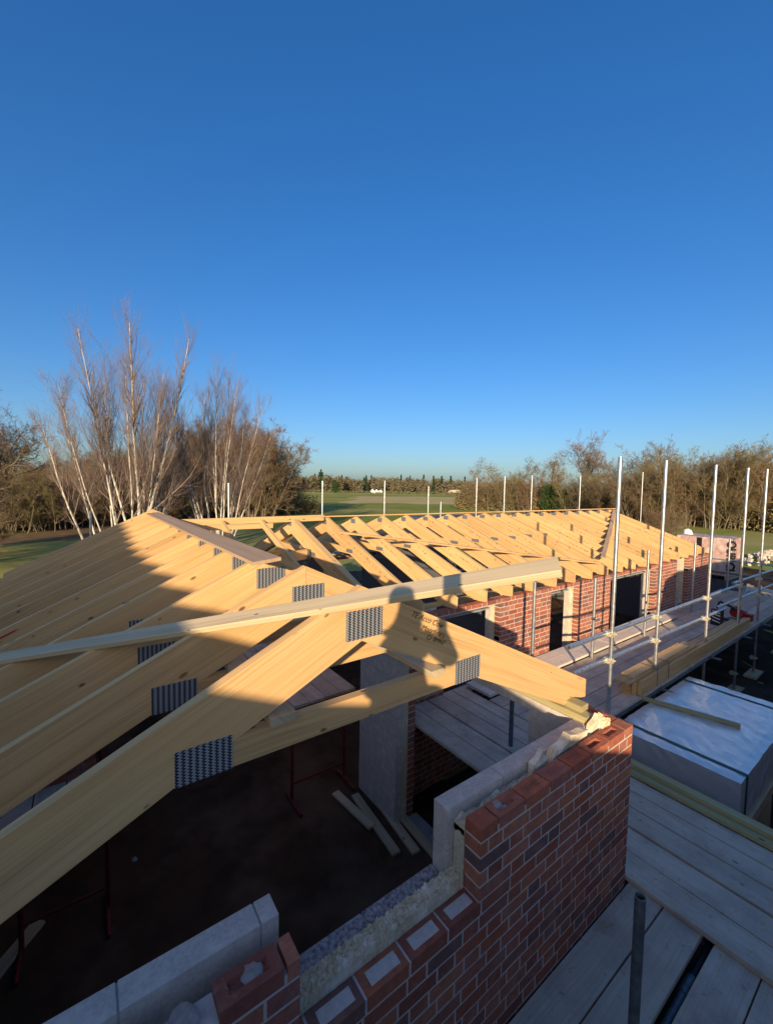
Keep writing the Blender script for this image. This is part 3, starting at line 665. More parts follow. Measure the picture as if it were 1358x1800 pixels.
# stacked green timbers along the deck edge
for i, (x, z) in enumerate(((1.235, DZ+.022), (1.33, DZ+.022), (1.30, DZ+.068))):
    mb = MB(); mb.board((x, -2.2+.1*i, z), (x+.01, 1.05-.12*i, z), (1, 0, 0), .088, .044); single('treated_joist', mb, 'treated', ['inner greenish joist lying on the edge of the deck', 'outer greenish joist lying on the edge of the deck', 'topmost greenish joist of the three on the deck edge'][i], 'joist', 'greenish joists on the deck edge')
# bundle of rafters on the long deck
zz = DZ+.0
for i, (y, z, x0, x1, wd, th) in enumerate(((1.17, DZ+.10, 3.05, 8.25, .047, .20), (1.225, DZ+.10, 3.0, 8.2, .047, .20), (1.31, DZ+.022, 2.92, 8.1, .11, .044), (1.32, DZ+.067, 3.0, 7.9, .11, .044), (1.33, DZ+.112, 2.95, 7.7, .11, .044), (1.33, DZ+.157, 3.05, 7.9, .11, .044), (1.29, DZ+.218, 2.78, 5.3, .20, .030), (1.30, DZ+.249, 2.98, 5.0, .17, .030))):
    mb = MB(); mb.board((x0, y, z), (x1, y+.01, z), (0, 1, 0), wd, th)
    single('stacked_timber', mb, 'truss_wood', ['outermost deep timber of the bundle on the long deck', 'second deep timber standing on edge in the bundle on the long deck', 'bottom flat board of the bundle on the long deck', 'second flat board up in the bundle on the long deck', 'third flat board up in the bundle on the long deck', 'fourth flat board up in the bundle on the long deck', 'wide board with a pointed overhang on top of the bundle', 'topmost short board of the bundle on the long deck'][i], 'timber', 'bundle of new timber on the long deck')
mb = MB()
for x in (3.55, 3.95):
    mb.box(x, x+.022, 1.145, 1.40, DZ+.2655, DZ+.2675); mb.box(x, x+.022, 1.1435, 1.1450, DZ+.002, DZ+.2675)
single('metal_band', mb, 'dull_steel', 'two grey strapping bands round the timber bundle', 'strap')
# insulation pack
IP = thing('insulation_pack', (3.3, .43, GZ), 'large shrink wrapped pale pack with green straps on a pallet beside the deck', 'pack')
def rbox(mb, x0, x1, y0, y1, z0, z1, nx=24, ny=14, amp=.006, seed=1, mi=0):
    rg = np.random.default_rng(seed); g = {}; 
    def P(i, j, k):
        x = x0+(x1-x0)*i/nx; y = y0+(y1-y0)*j/ny; z = z0+(z1-z0)*k/6
        q = rg.normal(size=3)*amp*.4; q[2] += amp*(math.sin(x*9+y*3)+math.sin(y*23))*.25
        e = .02
        if k == 6:
            if i in (0, nx) or j in (0, ny): q[2] -= .008
        return (x+q[0], y+q[1], z+q[2])
    for i in range(nx+1):
        for j in range(ny+1):
            for k in range(7):
                if i in (0, nx) or j in (0, ny) or k in (0, 6): g[(i, j, k)] = len(g)
    vs = [P(*q) for q in g]; fs = []
    for i in range(nx):
        for j in range(ny):
            fs.append((g[i, j, 6], g[i+1, j, 6], g[i+1, j+1, 6], g[i, j+1, 6])); fs.append((g[i, j, 0], g[i, j+1, 0], g[i+1, j+1, 0], g[i+1, j, 0]))
    for k in range(6):
        for i in range(nx): fs.append((g[i, 0, k], g[i+1, 0, k], g[i+1, 0, k+1], g[i, 0, k+1])); fs.append((g[i, ny, k], g[i, ny, k+1], g[i+1, ny, k+1], g[i+1, ny, k]))
        for j in range(ny): fs.append((g[0, j, k], g[0, j, k+1], g[0, j+1, k+1], g[0, j+1, k])); fs.append((g[nx, j, k], g[nx, j+1, k], g[nx, j+1, k+1], g[nx, j, k+1]))
    mb.add(vs, fs, (1, 0, 0), mi, False)
mb = MB(); rbox(mb, 2.08, 4.5, -.17, 1.05, -1.72, -1.2); mb.build('wrapped_sheets', 'pack_wrap', IP)
for x in (2.24, 4.25):
    mb = MB(); mb.box(x, x+.05, -.176, 1.056, -1.196, -1.193); mb.box(x, x+.05, -.1775, -.1745, -1.72, -1.193)
    mb.box(x, x+.05, 1.0555, 1.0585, -1.72, -1.193); mb.build('strap', 'strap_green', IP)
mb = MB()
for y in (-.14, .42, .98): mb.box(2.1, 4.48, y-.05, y+.05, -1.85, -1.73)
for i in range(9): mb.box(2.1+i*.285, 2.2+i*.285, -.16, 1.04, -1.875, -1.852)
for y in (-.14, .98):
    for x in (2.2, 3.2, 4.3): mb.box(x, x+.12, y-.05, y+.05, GZ, -1.877)
mb.build('pallet', 'wood_old', IP)
mb = MB(); mb.board((3.03, 1.20, -1.17), (3.30, .13, -1.17), (1, 0, 0), .055, .045); single('loose_batten', mb, 'treated', 'greenish batten lying across the top of the wrapped pack', 'batten')

# ---------------------------------------------------------------- inside the near wing
def red_trestle(x0, x1, y, label, h=1.02):
    t = thing('builders_trestle', ((x0+x1)/2, y, FZ), label, 'trestle', 'red trestles on the dark floor'); z = FZ
    for x in (x0, x1):
        mb = MB(); mb.tube((x, y, z), (x, y, z+h), .019, 8, False); mb.build('upright', 'red_paint', t)
        mb = MB(); mb.tube((x-.01, y-.30, z+.02), (x-.01, y+.16, z+.02), .019, 8, False); mb.build('foot', 'red_paint', t)
    for zz in (.22,): mb = MB(); mb.tube((x0, y, z+zz), (x1, y, z+zz), .013, 8, False); mb.build('brace', 'red_paint', t)
    mb = MB(); mb.tube((x0-.1, y, z+h), (x1+.1, y, z+h), .02, 8, False); mb.build('head_bar', 'red_paint', t)
    return t
red_trestle(-1.10, -.36, 3.38, 'red steel trestle standing near the block pier')
red_trestle(-1.10, -.36, 5.2, 'red steel trestle at the far end of the inner platform')
red_trestle(-3.6, -3.0, 3.1, 'red steel trestle in the dark left part of the room')
red_trestle(-3.6, -3.0, 4.9, 'rear red steel trestle in the dark left part of the room')
for i in range(4):
    x = -1.0+i*.232; plank('scaffold_board', (x+.11, 3.56, DZ-.019), (x+.11, 6.0, DZ-.019), (1, 0, 0), .222, 'deck_board', '%s board from the left on the platform inside the near wing' % n5[i], 'scaffold board', 'boards of the inner platform')
for i in range(3):
    x = -3.75+i*.232; plank('scaffold_board', (x+.11, 2.9, DZ-.019), (x+.11, 5.6, DZ-.019), (1, 0, 0), .222, 'deck_board', '%s board of the dark left platform inside the near wing' % n5[i], 'scaffold board', 'boards of the left inner platform')
mb = MB()
for j in range(3):
    for i in range(4): mb.box(-3.5+i*.11, -3.395+i*.11, 3.5, 3.715, DZ+.002+j*.07, DZ+.067+j*.07)
single('brick_stack', mb, 'brick', 'small stack of red bricks on the left inner platform', 'bricks')
for i, (a, b) in enumerate((((-.60, 3.18), (-.53, 2.45)), ((-.42, 3.0), (-.50, 2.03)), ((-.225, 2.83), (-.32, 1.92)), ((-.13, 2.7), (-.19, 1.55)))):
    mb = MB(); mb.board((a[0], a[1], FZ+.02+.006*i), (b[0], b[1], FZ+.02+.02*(i == 0)), (1, 0, 0), .10, .03); single('offcut_board', mb, 'wood_old', ['short leftmost', 'second', 'third', 'rightmost'][i]+' of the loose boards on the floor by the block pier', 'board', 'loose boards on the floor')
mb = MB(); mb.board((-3.50, 3.30, FZ+.02), (-3.85, 2.85, FZ+.02), (1, -1, 0), .11, .03); single('offcut_board', mb, 'wood_old', 'pale board lying alone on the dark floor at the left edge', 'board')
mb = MB(); lump(mb, -2.76, 3.55, FZ+.0, .03, 0, .8); single('mortar_lump', mb, 'concrete', 'small pale lump on the dark floor', 'lump')
mb = MB(); mb.board((-.50, -.035, DZ-.035), (-.36, -.09, DZ-.035), (1, 1, 0), .012, .006, 0, 0, False); single('wood_splinter', mb, 'wood_old', 'thin splinter lying on the board at the foot of the brick wall', 'splinter')

# ---------------------------------------------------------------- right hand yard
BP = thing('brick_pallet', (13.2, 3.4, GZ), 'tall plastic wrapped stack of pinkish bricks with black lettering beyond the long wing', 'pallet')
mb = MB(); rbox(mb, 12.6, 13.7, 2.62, 4.05, -.82, .33, 10, 12, .014, 4); mb.build('upper_bricks', 'pink_brick', BP)
mb = MB(); rbox(mb, 12.66, 13.75, 2.60, 4.1, GZ+.12, -.95, 10, 12, .014, 5); mb.build('lower_bricks', 'slate', BP)
mb = MB()
for y in (2.66, 3.3, 3.95): mb.box(12.62, 13.7, y, y+.09, -.947, -.825)
mb.box(12.6, 13.72, 2.6, 4.07, -.824, -.821)
mb.build('pallet', 'wood_old', BP)
text_part(BP, 'OUR CI', (12.575, 2.70, .27), (0, 0, -1), (0, -1, 0), .27, 'ink', 'lettering', 0, .004, .014)
mb = MB(); mb.box(12.570, 12.576, 3.36, 3.48, -.2, .30); mb.build('dark_band', 'black_plastic', BP)
mb = MB(); lump(mb, 13.2, 3.95, .33, .13, 0, 1.4, 8); single('plastic_bundle', mb, 'white_paint', 'crumpled white plastic lying on top of the wrapped bricks', 'plastic')
RU = thing('rubble_heap', (31, 5.6, GZ), 'pale heap of broken stone by the lawn on the right', 'rubble'); mb = MB(); rq = random.Random(4)
for i in range(220):
    a = rq.uniform(0, 6.28); rr = abs(rq.gauss(0, .42)); x = 31+3.4*rr*math.cos(a); y = 5.3+1.5*rr*math.sin(a); h = max(0, .75*(1-rr))
    s = rq.uniform(.08, .22); p = np.array((x, y, GZ+h*.8)); ax = np.array([rq.gauss(0, 1) for _ in range(3)]); mb.board(p-ax/np.linalg.norm(ax)*s*.6, p+ax/np.linalg.norm(ax)*s*.6, (rq.random(), rq.random(), 1), s, s*.8)
mb.build('stones', 'rubble', RU)
for q, (x, y, a) in enumerate(((16.6, 2.55, .1), (17.4, 2.1, .4), (18.6, 2.9, .2), (15.8, 1.6, .9))):
    mb = MB(); c_, s_ = math.cos(a), math.sin(a)
    for i in range(5+q): mb.board((x-1.2*c_, y-1.2*s_+.12*i, GZ+.06+.05*q+.05*(i % 3)), (x+1.2*c_, y+1.2*s_+.12*i, GZ+.06+.05*(i % 3)+.05*q), (0, 1, 0), .11, .045)
    single('timber_pile', mb, 'wood_old', ['brown timber pile on the mud behind the rails', 'second timber pile on the mud right of the wrapped bricks', 'far timber pile at the edge of the lawn', 'low timber pile nearest the end of the long deck'][q], 'timber pile', 'timber piles in the yard')
def sawhorse(x, y, label):
    t = thing('saw_horse', (x, y, GZ), label, 'trestle', 'white trestles in the yard')
    for i, (dx, dy) in enumerate(((-.12, -.25), (.12, -.25), (-.12, .25), (.12, .25))):
        mb = MB(); mb.board((x, y+dy*.8, GZ+.85), (x+dx*2.2, y+dy, GZ+.02), (0, 1, 0), .07, .035); mb.build('leg', 'white_paint', t)
    mb = MB(); mb.board((x, y-.45, GZ+.87), (x, y+.45, GZ+.87), (0, 0, 1), .10, .045); mb.build('beam', 'white_paint', t)
sawhorse(15.3, 2.35, 'white trestle in the mud, left one of the two'); sawhorse(14.4, 1.45, 'white trestle in the mud, right one of the two')
# tools on the deck
pl = 0; t = thing('chop_saw', (8.5, 1.45, DZ), 'red and black chop saw standing on the far part of the long deck', 'saw')
mb = MB(); mb.tube((8.5, 1.45, DZ+.03), (8.5, 1.45, DZ+.06), .17, 18, False); mb.box(8.3, 8.42, 1.2, 1.7, DZ+.03, DZ+.07); mb.build('base', 'black_plastic', t)
mb = MB(); mb.tube((8.47, 1.47, DZ+.2), (8.53, 1.47, DZ+.2), .10, 20, False); mb.board((8.5, 1.42, DZ+.1), (8.56, 1.36, DZ+.26), (1, 0, 0), .12, .10); mb.build('guard', 'red_tool', t)
mb = MB(); mb.board((8.5, 1.5, DZ+.30), (8.42, 1.74, DZ+.40), (1, 0, 0), .05, .04); mb.board((8.42, 1.74, DZ+.40), (8.42, 1.78, DZ+.24), (1, 0, 0), .05, .03); mb.tube((8.42, 1.5, DZ+.28), (8.62, 1.5, DZ+.28), .045, 12, False); mb.build('handle', 'black_plastic', t)
mb = MB(); mb.box(8.78, 8.95, 1.25, 1.5, DZ, DZ+.14); mb.board((8.8, 1.37, DZ+.17), (8.95, 1.37, DZ+.17), (0, 1, 0), .03, .02); single('tool_case', mb, 'red_tool', 'small red tool case right of the chop saw on the deck', 'tool case')
t = thing('level_case', (7.85, 1.62, DZ), 'black upright box with pale stripes beside the end of the timber bundle', 'box')
mb = MB(); mb.board((7.85, 1.62, DZ), (7.85, 1.62, DZ+.34), (0, 1, 0), .20, .12); mb.build('box_body', 'black_plastic', t)
mb = MB(); [mb.board((7.785, 1.55, DZ+z), (7.785, 1.69, DZ+z+.035), (0, 0, 1), .02, .004) for z in (.07, .14, .21, .27)]; mb.build('stripes', 'white_paint', t)
mb = MB(); lump(mb, 5.0, 3.9, -1.12, .14, 0, .6, 9); single('green_sheet', mb, 'green_plastic', 'scrap of green plastic seen through the second window opening', 'plastic')

# ---------------------------------------------------------------- photographer standing behind the camera (casts the shadow on the roof)
d = np.array(SUN); U = np.cross(d, (0, 0, 1)); U /= np.linalg.norm(U); V = np.cross(U, d)
def W(u, v, wv): return CAM+U*u+V*v+d*wv
PH = thing('smartphone', tuple(CAM-fw*.03), 'dark phone held up to take the picture', 'phone')
mb = MB(); q0 = CAM-fw*.012-u_*.072-r_*.004; mb.board(q0, q0+u_*.147, tuple(r_), .072, .008); mb.build('body', 'phone_glass', PH)
def skin_body(name, nodes, edges, mat, parent=None, sub=2, label=None):
    me = bpy.data.meshes.new(name); me.from_pydata([tuple(n[0]) for n in nodes], edges, []); o = bpy.data.objects.new(name, me); C.objects.link(o)
    sk = o.modifiers.new('skin', 'SKIN'); 
    for v, n in zip(me.skin_vertices[0].data if me.skin_vertices else [], nodes): v.radius = (n[1], n[1])
    if not me.skin_vertices:
        bpy.context.view_layer.objects.active = o; o.select_set(True); bpy.ops.object.skin_root_mark if False else None
    ss = o.modifiers.new('sub', 'SUBSURF'); ss.levels = sub; ss.render_levels = sub; me.materials.append(MATS[mat])
    return o
head = W(-.205, -.105, -.47); neck = W(-.228, -.215, -.48); chest = W(-.285, -.44, -.52); hip = W(-.20, -.74, -.55)
shL = W(-.275, -.26, -.50); shR = W(-.15, -.245, -.47); elR = W(.012, -.400, -.30); wrR = W(-.052, -.22, -.14); haR = W(-.045, -.11, -.06)
elL = W(-.37, -.50, -.36); wrL = W(-.30, -.56, -.18); haL = W(-.26, -.55, -.12)
foot_z = head[2]-1.62
def ft(u, wv, z): 
    p = W(u, -.9, wv); return np.array((p[0], p[1], z))
kn1 = ft(-.30, -.42, foot_z+.50); kn2 = ft(-.10, -.38, foot_z+.50); an1 = ft(-.31, -.50, foot_z+.10); an2 = ft(-.09, -.50, foot_z+.10); to1 = ft(-.31, -.32, foot_z+.05); to2 = ft(-.07, -.32, foot_z+.05)
hp1 = hip-U*.09; hp2 = hip+U*.09
nodes = [(hip, .20), (chest, .115), (neck, .070), (head-V*.01, .066), (head+V*.115, .056), (shL, .068), (elL, .06), (wrL, .032), (shR, .062), (elR, .052), (wrR, .028), (hp1, .10), (kn1, .07), (an1, .05), (to1, .04), (hp2, .10), (kn2, .07), (an2, .05), (to2, .04), (haL, .028), (haR, .026), (W(-.04, -.52, -.45), .115)]
edges = [(0, 1), (1, 2), (2, 3), (3, 4), (1, 5), (5, 6), (6, 7), (1, 8), (8, 9), (9, 10), (0, 11), (11, 12), (12, 13), (13, 14), (0, 15), (15, 16), (16, 17), (17, 18), (7, 19), (10, 20), (0, 21)]
# fingers
fb = len(nodes)
for k in range(4):
    a = haR+V*(.012+.016*k)-r_*.0; b = a+(CAM-fw*.02+r_*.036+u_*(-.055+.018*k)-a)*.75; c_ = CAM-fw*.006+r_*.040+u_*(-.055+.018*k)
    nodes += [(b, .009), (c_, .008)]; edges += [(20, fb+2*k), (fb+2*k, fb+2*k+1)]
tb = len(nodes); nodes += [(haR+V*.035-d*.02, .010), (CAM-fw*.03-u_*.05, .009)]; edges += [(20, tb), (tb, tb+1)]
def skinned(name, nodes, edges, mat, label, cat):
    me = bpy.data.meshes.new(name); me.from_pydata([tuple(map(float, n[0])) for n in nodes], edges, [])
    o = bpy.data.objects.new(name, me); C.objects.link(o); o.modifiers.new('skin', 'SKIN')
    bpy.context.view_layer.update()
    if not me.skin_vertices:
        try: me.attributes
        except Exception: pass
    lay = me.skin_vertices[0].data
    for v, n in zip(lay, nodes): v.radius = (n[1], n[1])
    lay[0].use_root = True
    s = o.modifiers.new('sub', 'SUBSURF'); s.levels = 2; s.render_levels = 2; me.materials.append(MATS[mat])
    return tag(o, label, cat)
try:
    person = skinned('person', nodes, edges, 'jacket', 'person in a dark jacket standing on the upper boards holding up a phone', 'person')
except Exception as ex:
    print('SKIN FAILED', ex); person = None
# upper boards the photographer stands on
for i in range(5):
    p = W(-.2, -.9, -.45); y = p[1]-.45+i*.228
    plank('scaffold_board', (-5.6, y, foot_z-.02), (-2.6, y, foot_z-.02), (0, 1, 0), .22, 'deck_board', '%s board of the upper platform behind the camera' % n5[i], 'scaffold board', 'boards of the upper platform')
# unseen wall added behind the camera, top outline shaped to cast the big shadow
prof = [(-19, 6.5), (-13.2, 4.5), (-10.3, 3.43), (-8.4, 2.83), (-6.9, 2.32), (-6.05, 1.93), (-5.6, 1.79), (-4.75, 1.52), (-3.8, 1.10), (-3.1, .82), (-2.6, .66), (-.9, .58), (1.80, .58), (2.03, .80), (2.29, 1.53), (2.86, 1.64), (5.3, 1.66), (8.5, 1.56), (12, 1.5)]
k = NT('shadow_wall_brick'); tc = k.n('ShaderNodeTexCoord'); br = k.n('ShaderNodeTexBrick'); k.l(tc.outputs['UV'], br.inputs['Vector'])
br.inputs['Scale'].default_value = 1; br.inputs['Brick Width'].default_value = .225; br.inputs['Row Height'].default_value = .075; br.inputs['Mortar Size'].default_value = .005
br.inputs['Color1'].default_value = (.36, .11, .06, 1); br.inputs['Color2'].default_value = (.26, .08, .05, 1); br.inputs['Mortar'].default_value = (.42, .35, .29, 1); k.done(br.outputs[0], .9)
mb = MB(); mb.prism([(-19, GZ)]+prof+[(12, GZ)], (0, -3.0, 0), (1, 0, 0), (0, 0, 1), (0, -1, 0), .25, (1, 0, 0))
single('shadow_wall', mb, 'shadow_wall_brick', 'long unseen brick wall added behind the camera, raking top shaped to cast shade', 'wall')

# ---------------------------------------------------------------- trees
def norm(a): return a/np.maximum(np.linalg.norm(a, axis=-1, keepdims=True), 1e-9)
def grow(rg, base, dirs, length, r0, P, wob, trop, taper=.15):
    N = len(base); pts = np.zeros((N, P, 3)); rad = np.zeros((N, P)); pts[:, 0] = base; d = norm(dirs.copy()); step = (length/(P-1))[:, None]
    for i in range(1, P):
        d = norm(d+rg.normal(size=(N, 3))*wob+np.array((0, 0, trop))); pts[:, i] = pts[:, i-1]+d*step
    t = np.linspace(0, 1, P)[None]; rad[:] = r0[:, None]*(1-t*(1-taper)); return pts, rad
def spawn(rg, pts, rad, n, t0, t1, ang, lf, P, wob, trop, rf=.55, lenfall=.5, rmin=0):
    N, Q, _ = pts.shape; idx = np.repeat(np.arange(N), n); t = rg.uniform(t0, t1, len(idx)); f = t*(Q-1); i = np.minimum(f.astype(int), Q-2); fr = (f-i)[:, None]
    a = pts[idx, i]; b = pts[idx, i+1]; base = a+(b-a)*fr; tan = norm(b-a)
    rnd = norm(np.cross(tan, rg.normal(size=tan.shape))); an = rg.normal(ang, ang*.22, len(idx))[:, None]
    d = tan*np.cos(an)+rnd*np.sin(an)
    plen = np.linalg.norm(pts[:, -1]-pts[:, 0], axis=1)[idx]; L = plen*lf*(1-lenfall*t)*rg.uniform(.6, 1.2, len(idx))
    r = np.maximum((rad[idx, i]*(1-fr[:, 0])+rad[idx, i+1]*fr[:, 0])*rf, rmin)
    return grow(rg, base, d, L, r, P, wob, trop)
def tubes(parts, name, mat, parent=None, loc=None):
    V, F = [], []; off = 0
    for pts, rad, ns in parts:
        N, P, _ = pts.shape; tan = norm(np.gradient(pts, axis=1)); ref = np.zeros_like(tan); ref[..., 0] = 1; ref[np.abs(tan[..., 0]) > .8] = (0, 1, 0)
        a = norm(np.cross(tan, ref)); b = np.cross(tan, a); th = np.arange(ns)*2*np.pi/ns
        ring = pts[:, :, None]+(a[:, :, None]*np.cos(th)[None, None, :, None]+b[:, :, None]*np.sin(th)[None, None, :, None])*rad[:, :, None, None]
        V.append(ring.reshape(-1, 3)); n_, p_, s_ = np.meshgrid(np.arange(N), np.arange(P-1), np.arange(ns), indexing='ij'); s2 = (s_+1) % ns
        q = np.stack([n_*P*ns+p_*ns+s_, n_*P*ns+p_*ns+s2, n_*P*ns+(p_+1)*ns+s2, n_*P*ns+(p_+1)*ns+s_], -1).reshape(-1, 4)+off; F.append(q); off += N*P*ns
    V = np.concatenate(V); F = np.concatenate(F); me = bpy.data.meshes.new(name); me.vertices.add(len(V)); me.vertices.foreach_set('co', V.astype(np.float32).ravel())
    me.loops.add(F.size); me.loops.foreach_set('vertex_index', F.astype(np.int32).ravel()); me.polygons.add(len(F)); me.polygons.foreach_set('loop_start', np.arange(0, F.size, 4, dtype=np.int32)); me.polygons.foreach_set('loop_total', np.full(len(F), 4, dtype=np.int32))
    me.update(); me.validate(); me.polygons.foreach_set('use_smooth', np.ones(len(F), bool)); me.materials.append(MATS[mat]); o = bpy.data.objects.new(name, me); C.objects.link(o)
    if parent: o.parent = parent
    return o
def birch(loc, label, stems, seed, hgt, name='birch_tree'):
    rg = np.random.default_rng(seed); t = thing(name, loc, label, 'tree', 'birches behind the near roof')
    n = len(stems); base = np.array([(s[0], s[1], 0) for s in stems]); dr = np.array([(s[2], s[3], 1.) for s in stems]); L = np.array([s[4] for s in stems]); r = np.array([s[5] for s in stems])
    s0 = grow(rg, base, dr*np.array((1.2, 1.1, 1)), L*.96, r, 14, .035, .065, .12)
    s1 = spawn(rg, *s0, 19, .18, .93, .50, .36, 7, .08, .16, .45, .55, .008)
    s2 = spawn(rg, *s1, 11, .15, .95, .50, .55, 5, .10, .12, .6, .3, .006)
    s3 = spawn(rg, *s2, 4, .1, .95, .5, .7, 4, .12, .08, .7, .2, .005)
    top = spawn(rg, *s0, 34, .5, .99, .38, .17, 5, .08, .16, .5, .1, .006)
    top2 = spawn(rg, *top, 5, .1, .95, .45, .6, 4, .12, .10, .7, .2, .005)
    tubes([(s0[0], s0[1]*.78, 8)], 'trunk', 'bark_birch', t)
    tubes([(*s1, 5)], 'limbs', 'bark_birch' if False else 'twig_birch', t)
    tubes([(s2[0], s2[1]*.65, 3), (s3[0], s3[1]*.55, 3), (top[0], top[1]*.9, 4), (top2[0], top2[1]*.7, 3)], 'crown', 'twig_birch', t)
    return t
rs = random.Random(21)
def fan(n, spread, hgt, biasx=0, w=.9, depth=.6):
    out = []
    for i in range(n):
        u = (i+.5)/n*2-1; out.append((u*w+rs.uniform(-.2, .2), rs.uniform(-depth, depth), u*spread+biasx+rs.uniform(-.06, .06), rs.uniform(-.15, .15), hgt*(1-.32*abs(u)**1.5)*rs.uniform(.85, 1.03), rs.uniform(.055, .10)))
    return out
# ray direction to px ~ (205): (.055,.998); camera at (-3.1,-1.3)
birch((-1.25, 25.5, GZ), 'left spreading clump of white birch stems leaning out over the near roof', fan(11, .33, 12.0, -.06, 1.5), 31, 12)
birch((-.55, 24.8, GZ), 'tall upright white birch just right of the leftmost clump', [(-.1, 0, -.05, 0, 13.2, .13), (.15, .1, .06, .0, 13.0, .12), (.3, 0, .05, .05, 10.2, .06), (-.3, .2, -.16, 0, 12.4, .09)], 32, 13)
birch((3.95, 27.0, GZ), 'right clump of white birch stems in front of the round brown tree', fan(13, .33, 12.2, .02, .7), 33, 10)
# generic bare tree prototypes
PRO = {}
def bare(kind, seed, spec):
    rg = np.random.default_rng(seed); base = np.array([(rg.uniform(-spec['w'], spec['w']), rg.uniform(-spec['w'], spec['w']), 0) for _ in range(spec['n'])])
    dr = np.column_stack([base[:, 0]*spec['lean']+rg.normal(size=spec['n'])*.08, base[:, 1]*spec['lean']+rg.normal(size=spec['n'])*.08, np.ones(spec['n'])])
    s0 = grow(rg, base, dr, np.full(spec['n'], spec['h'])*rg.uniform(.8, 1.1, spec['n']), np.full(spec['n'], spec['r']), 10, .06, .05, .2)
    s1 = spawn(rg, *s0, spec['b1'], spec['t0'], .98, spec['a1'], spec['l1'], 8, .13, spec['tr'], .55, .35, .02)
    s2 = spawn(rg, *s1, spec['b2'], .15, .98, .75, .5, 6, .16, .05, .6, .3, .014)
    s3 = spawn(rg, *s2, spec['b3'], .1, .98, .7, .55, 5, .18, .03, .6, .2, spec['tw'])
    s4 = spawn(rg, *s3, spec['b4'], .1, .98, .7, .6, 4, .2, .02, .8, .2, spec['tw'])
    a = tubes([(*s0, 7), (*s1, 5), (*s2, 4)], 'trunk', spec.get('bm', 'bark_brown')); b = tubes([(*s3, 3), (*s4, 3)], 'crown', spec['m'])
    PRO[kind] = (a.data, b.data)
    for o in (a, b): C.objects.unlink(o); bpy.data.objects.remove(o)
bare('oak', 1, dict(n=1, w=.01, lean=0, h=6.5, r=.36, b1=13, t0=.3, a1=.85, l1=.95, tr=.05, b2=9, b3=7, b4=5, tw=.012, m='twig_brown'))
bare('oak2', 2, dict(n=1, w=.01, lean=0, h=6, r=.33, b1=14, t0=.35, a1=.75, l1=1.0, tr=.10, b2=9, b3=7, b4=5, tw=.012, m='twig_red'))
bare('ash', 3, dict(n=2, w=.4, lean=.3, h=9, r=.2, b1=12, t0=.25, a1=.6, l1=.5, tr=.12, b2=8, b3=6, b4=4, tw=.012, m='twig_brown'))
bare('willow', 4, dict(n=17, w=2.2, lean=.15, h=7.2, r=.06, b1=10, t0=.05, a1=.6, l1=.45, tr=.08, b2=6, b3=6, b4=7, tw=.0075, m='twig_olive'))
bare('thicket', 5, dict(n=16, w=2.4, lean=.13, h=6.4, r=.05, b1=10, t0=.05, a1=.7, l1=.5, tr=.05, b2=6, b3=6, b4=7, tw=.0075, m='twig_brown'))
bare('redbush', 6, dict(n=16, w=2.0, lean=.16, h=6.0, r=.05, b1=10, t0=.05, a1=.65, l1=.5, tr=.08, b2=7, b3=6, b4=7, tw=.0075, m='twig_red'))
def leafblob(kind, seed, n, rx, rz, zc, size, mat, conic=False):
    rg = np.random.default_rng(seed); d_ = norm(rg.normal(size=(n, 3))); rr = rg.uniform(.45, 1, n)**.5
    c0 = norm(rg.normal(size=(14, 3)))*.62; ci = rg.integers(0, 14, n); p = c0[ci]+d_*rr[:, None]*.42
    if conic: z = rg.uniform(0, 1, n); ph = rg.uniform(0, 6.28, n); q = (1-z)*rg.uniform(.5, 1, n); p = np.column_stack([np.cos(ph)*q, np.sin(ph)*q, z*2-1])
    P = p*np.array((rx, rx, rz))+np.array((0, 0, zc)); t1 = norm(rg.normal(size=(n, 3)))*size; t2 = norm(np.cross(t1, rg.normal(size=(n, 3))))*size*.7
    V = np.stack([P-t1-t2, P+t1-t2*.4, P+t1*.3+t2, P-t1*.7+t2*.8], 1).reshape(-1, 3); me = bpy.data.meshes.new(kind); me.from_pydata(V.tolist(), [], [(4*i, 4*i+1, 4*i+2, 4*i+3) for i in range(n)]); me.materials.append(MATS[mat]); return me
tm = MB(); tm.tube((0, 0, 0), (0, 0, 4), .14, 7, False); tk = tm.build('tmp', 'bark_brown'); TRK = tk.data; bpy.data.objects.remove(tk)
PRO['ivy'] = (TRK, leafblob('ivy', 3, 5200, 2.3, 3.0, 3.3, .11, 'ivy'))
PRO['conifer'] = (TRK, leafblob('conifer', 4, 5000, 2.0, 4.6, 5.0, .16, 'conifer', True))
def place(kind, x, y, s, rz, label, name='bare_tree', cat='tree', group=None, sz_=1.0):
    t = thing(name, (x, y, GZ-.05), label, cat, group); t.rotation_euler = (0, 0, rz); t.scale = (s, s, s*sz_)
    for nm, me in zip(('trunk', 'crown'), PRO[kind]): o = bpy.data.objects.new(nm, me); C.objects.link(o); o.parent = t
    return t
def pol(px_dir, dist): return CAM[0]+px_dir[0]*dist, CAM[1]+px_dir[1]*dist
def az(px):   # azimuth of a picture column at the horizon, used only to lay out real world bearings
    v = fw+r_*(px-679)/729.7-u_*(868-900)/729.7; return math.atan2(v[1], v[0])
def at(px, dist): a = az(px); return CAM[0]+math.cos(a)*dist, CAM[1]+math.sin(a)*dist
rt_ = random.Random(99)
COUNT = {}
def T(kind, px, dist, s, label, name='bare_tree', sz_=1., group=None, cat='tree'):
    x, y = at(px, dist); return place(kind, x, y, s, rt_.uniform(0, 6.28), label, name, cat, group, sz_)
